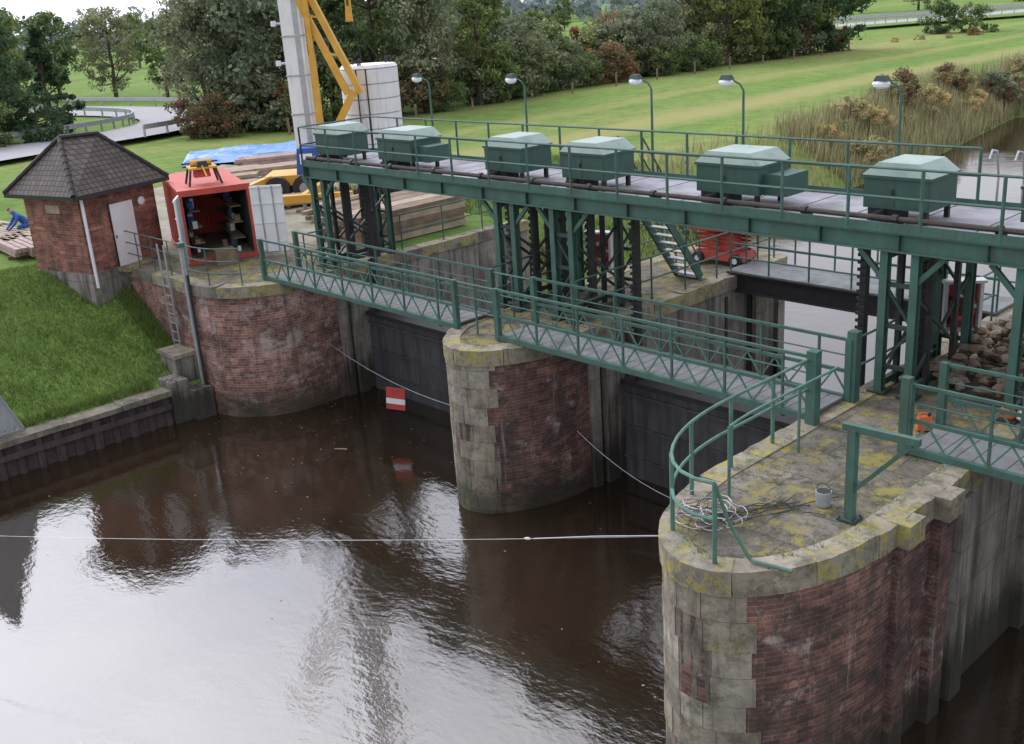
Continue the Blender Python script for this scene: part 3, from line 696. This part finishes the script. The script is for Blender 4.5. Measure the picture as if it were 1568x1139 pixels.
for k in range(260):
    s,t=U(8.0,10.1),U(2.6,7.0); h=max(0,.65-abs(t-4.8)*.22)*R(); q=U(.5,1.15)
    mb.blob((s,t,PT+.06+h),U(.12,.24)*q,U(.09,.17)*q,U(.06,.11)*q,random.choice(['sack','sack','st2','st1','wood']),U(0,3.14),7,4,.28)
mb.obj('sandbag_pile',None,WM)
# ---------------------------------------------------------------- yard objects
mb=MB()
for iy in range(4):
    for iz in range(5): mb.box(-13.4+iy*.7,-12.76+iy*.7,3.9+U(-.15,.15),8.2+U(-.15,.15),PT+.0+iz*.2,PT+.19+iz*.2,'wood' if (iz+iy)%3 else 'woodlt')
mb.obj('timber_formwork_stack',None,WM)
def stack(x,y,ang,L,n,m,mat,w=.22,h=.16,name='timber_stack'):
    mb=MB()
    for i in range(n):
        for j in range(m): mb.box(-L/2+U(-.3,.3),L/2+U(-.3,.3),i*w+U(0,.03),i*w+w-.03,.12+j*h,.12+j*h+h-.02,mat if R()>.3 else 'woodlt')
    for q in (-.3,.3): mb.box(L*q-.06,L*q+.06,-.1,n*w+.1,0,.115,'wood')
    mb.obj(name,None,Matrix.Translation((x,y,3.87))@Matrix.Rotation(ang,4,'Z'))
stack(-9.5,49,.35,6,6,3,'woodpk'); stack(-9,53,.3,7,6,3,'woodpk'); stack(-12,46.5,.3,3,4,3,'woodlt'); stack(-10.5,43,.5,2.4,5,4,'woodpk'); stack(-7.5,41,.2,2.2,5,2,'woodlt')
stack(-18.3,37.2,-.7,3.4,7,2,'woodlt'); stack(-20.5,39.6,-.7,3.4,7,2,'woodlt'); stack(-16.9,35.6,-.9,3.,5,2,'woodpk'); stack(-13,50,.25,4,4,2,'woodpk'); stack(-5.5,38.5,.9,2.6,4,3,'wood')
mb=MB(); nx,ny=26,16; hh=[[.22+.1*math.sin(i*.45+j*.2)*math.cos(j*.5)+U(-.035,.035) if 0<i<nx and 0<j<ny else .03 for j in range(ny+1)] for i in range(nx+1)]
for i in range(nx):
    for j in range(ny):
        q=[(i,j),(i+1,j),(i+1,j+1),(i,j+1)]; mb.face([(a*.26,b*.34,hh[a][b]) for a,b in q],'blue')
mb.obj('blue_tarpaulin',None,Matrix.Translation((-16.3,55.5,3.85))@Matrix.Rotation(.2,4,'Z'))
mb=MB(); c=(-5.1,46); z=3.85
for k in range(8):
    mb.tube((*c,z),(*c,z+.55),1.2,'drum',40); mb.tube((*c,z+.55),(*c,z+.6),1.16,'galv',40); z+=.6
mb.tube((*c,z),(*c,z+.12),1.2,'drum',40,1.1)
for a in (.5,2.6,4.4): mb.path([(c[0]+math.cos(a)*1.0,c[1]+math.sin(a)*1.0,z+.12),(c[0]+math.cos(a)*1.0,c[1]+math.sin(a)*1.0,z+.35),(c[0]+math.cos(a)*.8,c[1]+math.sin(a)*.8,z+.35),(c[0]+math.cos(a)*.8,c[1]+math.sin(a)*.8,z+.12)],.04,'dark')
mb.path([(c[0]-.4,c[1]-1.22,3.9),(c[0]-.4,c[1]-1.22,z)],.03,'dark'); mb.path([(c[0]+.0,c[1]-1.22,3.9),(c[0]+.0,c[1]-1.22,z)],.03,'dark')
mb.obj('concrete_ring_tank',None,None)
# crane
e=empty('mobile_crane'); mb=MB()
x0,y0=-7.7,44.2
mb.box(x0-.4,x0+.4,y0-.4,y0+.4,4.6,26,'white'); mb.box(x0+.1,x0+.3,y0-.42,y0-.4,4.6,26,'galv')
for k in range(14):
    z=5.6+k*1.5; mb.box(x0-.44,x0+.44,y0-.44,y0+.44,z,z+.05,'galv')
    if k>1: mb.tube((x0-.4,y0-.2,z+.5),(x0-.68,y0-.25,z+.5),.05,'galv',8); mb.tube((x0-.7,y0-.25,z+.42),(x0-.7,y0-.25,z+.62),.1,'white',8)
mb.obj('white_mast',e); mb=MB()
a=Vector((-5.5,43.6,7.8)); b=Vector((-11.2,44.5,21))
for o in (Vector((.26,0,0)),Vector((-.26,0,0))):
    mb.beam(a+o,b+o,.14,.24,'yellow'); mb.beam(a+o+Vector((0,.5,0)),b+o+Vector((0,.5,0)),.12,.16,'yellow')
for i in range(9):
    p=a.lerp(b,i/9); mb.beam(p+Vector((.24,0,0)),p+Vector((-.24,0,.1)),.05,.08,'yellow')
mb.beam((-7.0,43.7,5),(-7.0,43.7,9.4),.24,.28,'yellow'); mb.beam((-7.0,43.7,9.4),(-7.2,43.7,24),.2,.22,'yellow'); mb.beam((-7,43.6,5.5),(-5.5,43.6,7.9),.22,.28,'yellow')
mb.obj('yellow_boom',e); mb=MB()
mb.tube((-5.45,45,10.9),(-5.9,45,24),.05,'yellow',6); mb.tube((-5.62,45,10.9),(-6.1,45,24),.03,'yellow',6); mb.tube((-5.25,45,8.9),(-5.35,45,10.6),.025,'dark',6)
mb.box(-5.7,-5.4,44.9,45.1,10.5,11.1,'yellow',(.05,.02)); mb.path([(-5.5,45,10.5),(-5.45,45,10.2),(-5.3,45,10.05),(-5.2,45,10.2)],.04,'dark')
mb.path([(-5.3,45,10.1),(-5.9,45.5,9)],.015,'dark',4); mb.path([(-5.3,45,10.1),(-4.6,45.5,9)],.015,'dark',4)
mb.obj('hook_line',e); mb=MB()
mb.box(-9.3,-3.2,42.6,44.4,4.5,4.9,'yellow'); mb.box(-8.0,-7.0,42.6,44.2,4.9,5.9,'bluew',(.1,.1)); mb.box(-7.8,-7.3,42.6,42.64,5.3,5.7,'glass'); mb.box(-6.5,-4,42.8,44.2,4.9,5.5,'galv',(.15,.1)); mb.box(-3.8,-2.2,42.7,44.2,4.4,5.0,'bluew')
for x in (-8.8,-7.7,-5,-3.9):
    for y in (42.5,44.3): mb.tube((x,y-.15,4.4),(x,y+.15,4.4),.5,'dark',16); mb.tube((x,y-.17,4.4),(x,y+.17,4.4),.22,'galv',10)
for x,y,xx,yy in ((-9.1,42.8,-10.6,40.8),(-3.5,42.8,-1.8,40.9),(-6.4,42.8,-7.4,40.2)):
    mb.beam((x,y,4.8),(xx,yy,4.4),.22,.24,'yellow'); mb.box(xx-.3,xx+.3,yy-.3,yy+.3,3.88,3.96,'wood'); mb.tube((xx,yy,3.95),(xx,yy,4.5),.08,'galv')
mb.beam((-10.4,40.4,4.3),(-5.5,39.9,4.4),.26,.3,'yellow')
mb.obj('chassis',e)
# ---------------------------------------------------------------- worker
def person(name,J,E,mat4,labels):
    names=list(J); me=bpy.data.meshes.new(name+'_skel'); me.from_pydata([J[k][:3] for k in names],[(names.index(a),names.index(b)) for a,b in E],[])
    o=bpy.data.objects.new(name+'_skel',me); COL.objects.link(o)
    bpy.context.view_layer.objects.active=o
    sk=o.modifiers.new('sk','SKIN'); sk.use_smooth_shade=True
    for i,k in enumerate(names):
        v=me.skin_vertices[0].data[i]; v.radius=(J[k][3],)*2; v.use_root=(k=='pelvis')
    ss=o.modifiers.new('ss','SUBSURF'); ss.levels=1; ss.render_levels=1
    dg=bpy.context.evaluated_depsgraph_get(); m2=bpy.data.meshes.new_from_object(o.evaluated_get(dg))
    mats=[]
    for k in labels.values():
        if k not in mats: mats.append(k)
    m2.materials.clear()
    for k in mats: m2.materials.append(M[k])
    for p in m2.polygons:
        c=p.center; k=min(names,key=lambda q:(Vector(J[q][:3])-c).length); p.material_index=mats.index(labels.get(k,labels['*']))
    bpy.data.objects.remove(o); o=bpy.data.objects.new(name,m2); COL.objects.link(o); o.matrix_world=mat4; return o
J={'pelvis':(0,0,.52,.15),'chest':(.28,0,.86,.16),'neck':(.42,0,1.0,.07),'head':(.52,0,1.1,.1),'headt':(.56,0,1.2,.09),
 'hl':(0,.1,.5,.11),'kl':(.4,.16,.5,.075),'al':(.18,.16,.1,.05),'tl':(.36,.17,.05,.045),
 'hr':(0,-.1,.5,.11),'kr':(.42,-.18,.36,.075),'ar':(.02,-.18,.1,.05),'tr':(.2,-.2,.05,.045),
 'sl':(.32,.2,.88,.075),'el':(.5,.27,.62,.05),'wl':(.68,.16,.45,.035),'sr':(.32,-.2,.88,.075),'er':(.52,-.26,.6,.05),'wr':(.72,-.14,.42,.035),
 'pl':(.75,.13,.4,.03),'pr':(.79,-.11,.37,.03)}
E=[('pelvis','chest'),('chest','neck'),('neck','head'),('head','headt'),('pelvis','hl'),('hl','kl'),('kl','al'),('al','tl'),('pelvis','hr'),('hr','kr'),('kr','ar'),('ar','tr'),('chest','sl'),('sl','el'),('el','wl'),('wl','pl'),('chest','sr'),('sr','er'),('er','wr'),('wr','pr')]
lab={'*':'bluew','head':'skin','headt':'dark','pl':'skin','pr':'skin','tl':'dark','tr':'dark'}
for sd,base in (('l',(.75,.13,.4)),('r',(.79,-.11,.37))):
    for f in range(5):
        k='f%s%d'%(sd,f); yy=base[1]+(f-2)*.022; ln=.07+.015*(f in(2,3))
        p=(base[0]+.04,yy,base[2]-.02); q=(base[0]+ln,yy,base[2]-.06)
        J[k]=(*p,.011); J[k+'b']=(*q,.009); E+= [('p'+sd,k),(k,k+'b')]; lab[k]='skin'; lab[k+'b']='skin'
person('worker',J,E,Matrix.Translation((-17.1,38.4,3.88))@Matrix.Rotation(math.radians(215),4,'Z'),lab)
mb=MB()
tri_=[(-12.0,-6.7,1.05),(-12.0,-8.0,4.4),(-12.0,-10.0,1.05)]
mb.face(tri_,'galv'); mb.face([(p[0]-.03,p[1],p[2]) for p in reversed(tri_)],'white')
for a,b in zip(tri_,tri_[1:]+tri_[:1]): mb.beam(a,b,.07,.05,'galv')
mb.beam((-12.05,-8.4,3.0),(-13.4,-8.4,1.8),.05,.05,'galv'); mb.obj('navigation_board',None,WM)
# ---------------------------------------------------------------- terrain
def lerp(a,b,f): f=max(0,min(1,f)); return a+(b-a)*f
def edge(t):
    pts=[(-400,-11.75),(-1.45,-11.75),(.65,-9.45),(9.6,-9.45),(14,-10.5),(30,-12),(50,-13.4),(69,-16.5),(78,-10),(86,15),(94,60),(102,160),(112,500)]
    for (a,b),(c,d) in zip(pts[:-1],pts[1:]):
        if t<=c: return lerp(b,d,(t-a)/(c-a))
    return 700
def redge(t):
    if t<-5: return 22
    if t<12: return 19
    if t<60: return lerp(19,26,(t-12)/48)
    return lerp(26,900,(t-60)/60)
def land(s,t):
    e=edge(t); d=e-s
    if t<-1.5: z=lerp(.95,3.86,(d-.15)/(5.2+.10*max(0,-t-2)))
    elif t<9.6: z=3.86
    else:
        top=lerp(3.86,3.0,(t-9.6)/20); w=lerp(3,5.5,(t-10)/20); z=lerp(-.4,top,d/w)
    if t>20 or s<-30: z+=.25*math.sin(s*.07+1)*math.cos(t*.05)*min(1,max(0,(abs(s)+t-40)/60))
    return z
rows=[-300,-150,-80,-45,-30,-22,-16,-12,-9,-7,-5.5,-4.5,-3.5,-2.7,-2,-1.52,-1.45,.65,3,6,9.55,9.65,11,13,16,20,25,30,36,43,50,57,63,69,73,78,82,86,90,94,98,102,107,112,125,150,190,260,400,700,1500]
lo=[0,.12,.6,1.2,2,3,4,5,6,7.5,9,12,16,22,30,40,55,75,110,170,300,600,1500]
V=[];F=[]
for t in rows:
    e_=edge(t); r_=max(redge(t),e_+12) if t<110 else e_+50
    ss=[e_-d for d in reversed(lo)]+[e_+.05,e_+2,(e_+r_)/2,r_-3,r_,r_+3,r_+10,r_+40,r_+200,r_+1500]
    for i,s in enumerate(ss):
        k=i-len(lo)
        if k<0: z=land(s,t)
        elif k<=3: z=-1.6 if t<112 else 3
        elif k==4: z=.6 if t<112 else 3
        else: z=3.2
        V.append((s,t,z))
nc=len(lo)+10
for i in range(len(rows)-1):
    for j in range(nc-1): a=i*nc+j; F.append((a,a+1,a+nc+1,a+nc))
me=bpy.data.meshes.new('ground'); me.from_pydata(V,[],F); me.materials.append(M['grass']); me.polygons.foreach_set('use_smooth',[True]*len(F)); me.update()
o=bpy.data.objects.new('ground',me); COL.objects.link(o); o.matrix_world=WM
mb=MB(); mb.face([(-60,-300,0),(300,-300,0),(300,120,0),(-60,120,0)],'water'); mb.obj('water',None,WM)
mb=MB(); mb.face([(-24,-2.2,3.875),(-17.3,-1.3,3.875),(-17.3,3.15,3.875),(-9.75,3.25,3.875),(-9.75,4.6,3.875),(-13.6,4.8,3.875),(-15,9,3.875),(-24,14,3.875),(-34,12,3.875)],'dirt'); mb.obj('yard_paving',None,WM)
def gz(x,y): s,t=toW(x,y); return land(s,t)
def ribbon(name,pts,w,mat,dz,side=0):
    mb=MB(); out=[]
    for i,p in enumerate(pts):
        a=pts[max(0,i-1)];b=pts[min(len(pts)-1,i+1)]; tx,ty=b[0]-a[0],b[1]-a[1]; q=math.hypot(tx,ty); nx,ny=-ty/q,tx/q
        out.append(((p[0]+nx*(side+w/2),p[1]+ny*(side+w/2)),(p[0]+nx*(side-w/2),p[1]+ny*(side-w/2)),gz(*p)+dz))
    for (a,b,z),(c,d,z2) in zip(out[:-1],out[1:]): mb.face([(*b,z),(*d,z2),(*c,z2),(*a,z)],mat)
    return mb.obj(name)
def smooth(pts,n=5):
    out=[]
    for i in range(len(pts)-1):
        p0=pts[max(0,i-1)];p1=pts[i];p2=pts[i+1];p3=pts[min(len(pts)-1,i+2)]
        for k in range(n):
            t=k/n; out.append(tuple(.5*((2*b)+(-a+c)*t+(2*a-5*b+4*c-d)*t*t+(-a+3*b-3*c+d)*t**3) for a,b,c,d in zip(p0,p1,p2,p3)))
    out.append(pts[-1]); return out
RD=smooth([(-40,52),(-30,65),(-25.3,77),(-25,88),(-30,98),(-44,107),(-68,115),(-120,124)])
ribbon('road',RD,7,'asphalt',.3)
RD2=smooth([(-30,148),(30,158),(58,167),(90,177),(160,193),(260,215)])
ribbon('road',RD2,9,'asphalt',.8)
def guard(name,pts,side,dz=.2,h=.75):
    mb=MB(); prev=None
    for i,p in enumerate(pts):
        a=pts[max(0,i-1)];b=pts[min(len(pts)-1,i+1)]; tx,ty=b[0]-a[0],b[1]-a[1]; q=math.hypot(tx,ty)
        v=Vector((p[0]-ty/q*side,p[1]+tx/q*side,gz(*p)+dz)); mb.beam(v,v+Vector((0,0,h)),.12,.12,'galv')
        if prev: mb.beam(prev+Vector((0,0,h-.1)),v+Vector((0,0,h-.1)),.08,.32,'galv')
        prev=v
    mb.obj(name)
guard('guard_rail',RD,3.9,.3); guard('guard_rail',RD[8:],-3.9,.3); guard('guard_rail',smooth(RD2,3),5,.8,.9); guard('guard_rail',smooth(RD2,3),-5,.8,.9)
# ---------------------------------------------------------------- vegetation
rng=np.random.default_rng(5)
def leaves(mb,C,Rr,n,size,mats,elong=1.,squash=.8,up=0):
    for c,r in zip(C,Rr):
        mt=mb.mi(mats[rng.choice(3,p=[.45,.25,.3])])
        d=rng.normal(size=(n,3)); d/=np.linalg.norm(d,axis=1)[:,None]; rad=r*rng.random(n)**.5
        P=np.array(c)+d*rad[:,None]*np.array([1,1,squash])
        a=rng.normal(size=(n,3)); a[:,2]+=up; a/=np.linalg.norm(a,axis=1)[:,None]
        b=np.cross(a,rng.normal(size=(n,3))); b/=np.linalg.norm(b,axis=1)[:,None]
        sz=size*rng.uniform(.6,1.3,n)[:,None]; a*=sz*elong; b*=sz*.55
        Q=np.stack([P-a,P-b*.9,P+a,P+b*.9],1).reshape(-1,3)
        i=len(mb.v); mb.v.extend(map(tuple,Q.tolist())); mb.f.extend([(i+4*k,i+4*k+1,i+4*k+2,i+4*k+3) for k in range(n)])
        mb.m.extend([mt]*n); mb.uv.extend([[(0,0)]*4]*n)
def tree_mesh(kind,H,cr,ncl,nl,size,low=.2,conic=False):
    mb=MB(); tr=H*.022+.05
    pts=[Vector((0,0,-.3))]
    for i in range(1,6): pts.append(Vector((U(-.03,.03)*H*.6,U(-.03,.03)*H*.6,H*.9*i/5)))
    for i in range(5): mb.tube(pts[i],pts[i+1],tr*(1-i/5.5),'bark',7,tr*(1-(i+1)/5.5))
    C=[];Rr=[]
    for i in range(ncl):
        f=low+(1-low)*R()**.9; a=U(0,6.28)
        prof=(1-f)*1.25 if conic else math.sin(math.pi*min(1,max(0.08,(f-low*.6)/(1.08-low*.6))))**.6
        rad=cr*prof*U(.35,1.05); zc=H*f*.95
        c=Vector((rad*math.cos(a),rad*math.sin(a),zc)); C.append(tuple(c)); Rr.append(cr*U(.14,.34)*(.6 if conic else 1))
        if i%3==0:
            k=pts[min(5,int(max(0,f-.22)*5)+1)]; mid=k.lerp(c,.5)+Vector((0,0,-.15)); mb.tube(k,mid,tr*.35,'bark',5,tr*.22); mb.tube(mid,c,tr*.22,'bark',5,tr*.08)
    leaves(mb,C,Rr,nl,size,LEAF[kind],1.0,.75)
    o=mb.obj('tmp'); me=o.data; bpy.data.objects.remove(o); return me
TM={'g1':tree_mesh('g',10,3.4,80,75,.2,.18),'g2':tree_mesh('g',12,3.2,85,75,.2,.22),'w1':tree_mesh('w',11,4.0,90,75,.19,.12),'w2':tree_mesh('w',9,3.8,80,75,.19,.08),
 'd1':tree_mesh('d',10,3.3,85,80,.2,.08),'d2':tree_mesh('d',10,2.6,75,80,.2,.05,True),
 'sg':tree_mesh('g',4,2.4,46,70,.15,.05),'sw':tree_mesh('w',4,2.6,46,70,.15,.03),'sr':tree_mesh('r',3.5,2.2,40,70,.14,.03),'sy':tree_mesh('y',2.4,1.9,34,80,.12,.0),'sd':tree_mesh('d',4.5,2.6,46,75,.16,.03)}
def plant(kind,x,y,sc=1,name=None,zs=1):
    nm=name or ('shrub' if kind[0]=='s' else ('conifer_tree' if kind[0]=='d' else ('willow_tree' if kind[0]=='w' else 'deciduous_tree')))
    o=bpy.data.objects.new(nm,TM[kind]); COL.objects.link(o)
    o.location=(x,y,gz(x,y)-.1); o.rotation_euler=(0,0,U(0,6.28)); o.scale=(sc*U(.9,1.1),sc*U(.9,1.1),sc*zs*U(.92,1.08))
plant('d1',-33.5,74,.85); plant('d2',-31.8,79,.85); plant('d2',-36,80,.95); plant('w1',-37,68,.6); plant('g1',-38,86,.9); plant('sg',-32.5,69,.9); plant('sw',-27,50,.7);plant('sg',-25.5,46,.7); plant('sd',-30.5,73,.9); plant('d1',-42,78,1)
for x,y,k,sc in [(-20.5,79,'w1',.9),(-18.5,82,'w1',1.1),(-16,79,'w2',1.2),(-12,82,'g2',1.0),(-18,88,'g2',1.15),(-21,95,'d1',1.0),(-9,86,'g1',1.1),(-5,84,'w1',.95),(-1,87,'g2',.75),(-8,95,'g1',1.25),(-14,96,'w1',1.2),(2,93,'w2',.75),(-2,100,'w1',1.0),(4,104,'g1',.7),
   (16,104,'w2',.75),(20,112,'g2',.9),(24,112,'g1',1.1),(28,116,'g2',1.1),(31,118,'d1',1.1),(35,121,'g2',.95),(27,124,'d1',1.2),(32,126,'g1',1.1),(22,122,'w1',1.1),(38,123,'sd',1.5),
   (-50,128,'g1',1.0),(-43,126,'w1',.9),(-57,132,'g2',.9),(-36,122,'g1',.9),(-64,126,'w2',.9),(-72,130,'w1',1.0),(-80,135,'g1',1.0),(-30,130,'g2',1.0),(-24,112,'g1',1.2)]: plant(k,x,y,sc)
for i in range(34):
    f=i/33; x=-20+f*(38+20); y=(75.5 if x<-12 else 75.5+ (x+12)*.93)+U(1,4)
    plant(random.choice(['sg','sw','sw','sr','sg','sg','sw']),x+U(-.8,.8),y,U(.7,1.2))
for i in range(26):
    x=U(-4,22); y=84+(x+4)*.95+U(5,16); plant(random.choice(['sg','sw','sr','sw']),x,y,U(1.0,1.6))
for x,y in ((-20,73),(-18.5,73.5),(-19.5,75)): plant('sr',x,y,.8)
plant('sg',60,138,1.1); plant('sd',57,140,1.0)
for i in range(14): plant(random.choice(['sg','sr','sy']),48+i*3.4,130+i*1.2+U(-1,1),U(.25,.45))
for i in range(26): plant(random.choice(['g1','g2','w1','w2','sg']),-90+i*12+U(-4,4),225+U(-15,35),U(.7,1.1))
for i in range(44):
    t=U(40,92); s=edge(t)-U(1.5,5.5)-max(0,t-72)*U(0,1.0); x,y,_=W2(s,t); plant('sy' if R()<.8 else random.choice(['sw','sr']),x,y,U(.4,.75),'reed_clump')
for i in range(10):
    t=U(12,30); s=edge(t)-U(1.,3); x,y,_=W2(s,t); plant('sy',x,y,U(.25,.4),'reed_clump')
mb=MB(); N=20000; k=[mb.mi(m) for m in LEAF['y']]
for _ in range(N):
    t=U(38,94) if R()<.93 else U(12,38); s=edge(t)-U(.6,5.6)-max(0,t-72)*R()*1.2; x,y=s,t; z=max(-.1,land(s,t)); h=U(.6,1.5)*min(1,.3+t/60); a=U(0,6.28); w=.035; dx,dy=math.cos(a)*w,math.sin(a)*w; lx,ly=U(-.3,.3),U(-.3,.3)
    i=len(mb.v); mb.v+= [(x-dx,y-dy,z),(x+dx,y+dy,z),(x+lx,y+ly,z+h)]; mb.f.append((i,i+1,i+2)); mb.m.append(random.choice(k)); mb.uv.append([(0,0)]*3)
mb.obj('reeds',None,WM)
gm=[leafmat('grass_blade_a',(.13,.2,.055),(.165,.245,.07)),leafmat('grass_blade_b',(.09,.155,.042),(.12,.19,.052)),leafmat('grass_blade_c',(.21,.235,.1),(.24,.265,.11))]
mb=MB(); k=[mb.mi(m) for m in gm]
def blades(n,f,h0,h1,w=.012,zf=None):
    for _ in range(n):
        s,t=f(); z=(zf if zf is not None else land(s,t))-.01; h=U(h0,h1); a=U(0,6.28); dx,dy=math.cos(a)*w,math.sin(a)*w; lx,ly=U(-.6,.6)*h,U(-.6,.6)*h
        i=len(mb.v); mb.v+= [(s-dx,t-dy,z),(s+dx,t+dy,z),(s+lx,t+ly,z+h)]; mb.f.append((i,i+1,i+2)); mb.m.append(k[0] if R()<.5 else (k[1] if R()<.75 else k[2])); mb.uv.append([(0,0)]*3)
blades(42000,lambda:(U(-19,-12.1),U(-11,-1.7)),.05,.13,.014)
blades(5000,lambda:(U(-12.3,-12.02),U(-14,-3)),.1,.25,.012)
blades(3500,lambda:(U(-17.4,-12.5),U(-2.1,-1.62)),.12,.4,.014)
blades(16000,lambda:(U(-22,-10),U(9.7,24)),.1,.3,.03)
for _ in range(70):
    cs,ct=U(-18,-12.3),U(-10,-1.9); blades(25,lambda:(cs+random.gauss(0,.1),ct+random.gauss(0,.1)),.12,.3,.012)
mb.obj('grass',None,WM)
mb=MB(); k=[mb.mi(m) for m in gm]
PR=nose(8.76,1.2,2.3,-4.8,.2); PC=nose(-.74,1.2,2.3,-.65,3)
for PP,nn in ((PR,30),(PC,12)):
    LL=arclen(PP)[-1]
    for _ in range(nn):
        dd_=U(.1,LL-.2); q=resample(PP,dd_,dd_+.05)[0]; blades(14,lambda:(q[0]+random.gauss(0,.04),q[1]+random.gauss(0,.04)),.02,.09,.006,PT)
for _ in range(22):
    q=(U(7.6,9.9),U(-3.8,.0)); blades(12,lambda:(q[0]+random.gauss(0,.05),q[1]+random.gauss(0,.05)),.02,.07,.006,PT)
mb.obj('joint_weeds',None,WM)
mb=MB()
for _ in range(170):
    if R()<.6: s,t=U(-11.3,-2.5),U(-3.5,2.2)
    else: s,t=U(-11,7),U(-9,2)
    a=U(0,6.28); r=U(.012,.035); mb.face([(s+r*math.cos(a),t+r*math.sin(a),.006),(s-r*.6*math.sin(a),t+r*.6*math.cos(a),.007),(s-r*math.cos(a),t-r*math.sin(a),.006),(s+r*.6*math.sin(a),t-r*.6*math.cos(a),.007)],random.choice(['woodlt','wood',LEAF['y'][2]]))
mb.beam((-6.2,-.9,.005),(-5.9,-.7,.01),.02,.02,'woodlt'); mb.obj('floating_leaves',None,WM)
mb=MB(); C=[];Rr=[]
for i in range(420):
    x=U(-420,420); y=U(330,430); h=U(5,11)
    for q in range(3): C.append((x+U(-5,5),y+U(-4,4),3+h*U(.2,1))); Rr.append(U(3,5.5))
leaves(mb,C,Rr,36,1.3,[leafmat('hazed_leaf_a',(.25,.3,.3),(.27,.32,.32)),leafmat('hazed_leaf_b',(.22,.26,.27),(.24,.28,.28)),leafmat('hazed_leaf_c',(.29,.34,.32),(.3,.35,.33))])  # distance haze painted into these pale bluish leaf colours
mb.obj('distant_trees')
mb=MB()
for i in range(15):
    x=-18+i*4.1; y=(73.5 if x<-12 else 73.8+(x+12)*.92); z=gz(x,y); mb.beam((x,y,z),(x+U(-.05,.05),y,z+1.0+U(-.2,.15)),.15,.15,'wood')
mb.obj('fence_posts')
# ---------------------------------------------------------------- world, sun, camera
SE,SA=math.radians(40),math.radians(-42)
sd=Vector((math.sin(SA)*math.cos(SE),math.cos(SA)*math.cos(SE),math.sin(SE)))
w=bpy.data.worlds.new('World'); scene.world=w; w.use_nodes=True; n=w.node_tree.nodes; l=w.node_tree.links
bg=n['Background']; sky=n.new('ShaderNodeTexSky'); sky.sky_type='NISHITA'; sky.sun_disc=False; sky.sun_elevation=SE; sky.sun_rotation=SA%(2*math.pi)
sky.dust_density=4; sky.air_density=1.2
tc=n.new('ShaderNodeTexCoord').outputs['Generated']
dp=n.new('ShaderNodeVectorMath'); dp.operation='DOT_PRODUCT'; l.new(tc,dp.inputs[0]); dp.inputs[1].default_value=sd
dpos=math_(n,l,'MAXIMUM',dp.outputs['Value'],0.)
glow=math_(n,l,'MULTIPLY',math_(n,l,'POWER',dpos,7.),40.)
cl=ramp(n,l,noise(n,l,tc,2.0,6,.6,(1,1,2.2)),[(.3,(.63,.65,.77)),(.7,(.95,.95,1))])
amb=math_(n,l,'ADD',glow,13.5)
sc_=n.new('ShaderNodeVectorMath'); sc_.operation='SCALE'; l.new(cl,sc_.inputs[0]); l.new(amb,sc_.inputs['Scale'])
col=mix(n,l,.88,sky.outputs[0],sc_.outputs[0]); l.new(col,bg.inputs[0]); bg.inputs[1].default_value=.12
sl_=bpy.data.lights.new('sun','SUN'); sl_.energy=1.2; sl_.angle=math.radians(18); sl_.color=(1,.97,.93)
so=bpy.data.objects.new('sun',sl_); COL.objects.link(so); so.rotation_euler=sd.to_track_quat('Z','Y').to_euler(); so.location=(0,0,40)
P_=math.radians(19.4); r_=math.radians(3.9)
Fv=Vector((0,math.cos(P_),-math.sin(P_))); Rv=Vector((1,0,0)); Uv=Vector((0,math.sin(P_),math.cos(P_)))
R2=Rv*math.cos(r_)-Uv*math.sin(r_); U2=Rv*math.sin(r_)+Uv*math.cos(r_)
cam=bpy.data.cameras.new('camera'); co=bpy.data.objects.new('camera',cam); COL.objects.link(co)
mt=Matrix((( R2.x,U2.x,-Fv.x,0),(R2.y,U2.y,-Fv.y,0),(R2.z,U2.z,-Fv.z,11),(0,0,0,1))); co.matrix_world=mt
cam.lens=37.33; cam.sensor_width=36; cam.clip_end=4000; cam.clip_start=.1
scene.camera=co
scene.view_settings.view_transform='Standard'; scene.view_settings.look='None'; scene.view_settings.exposure=0
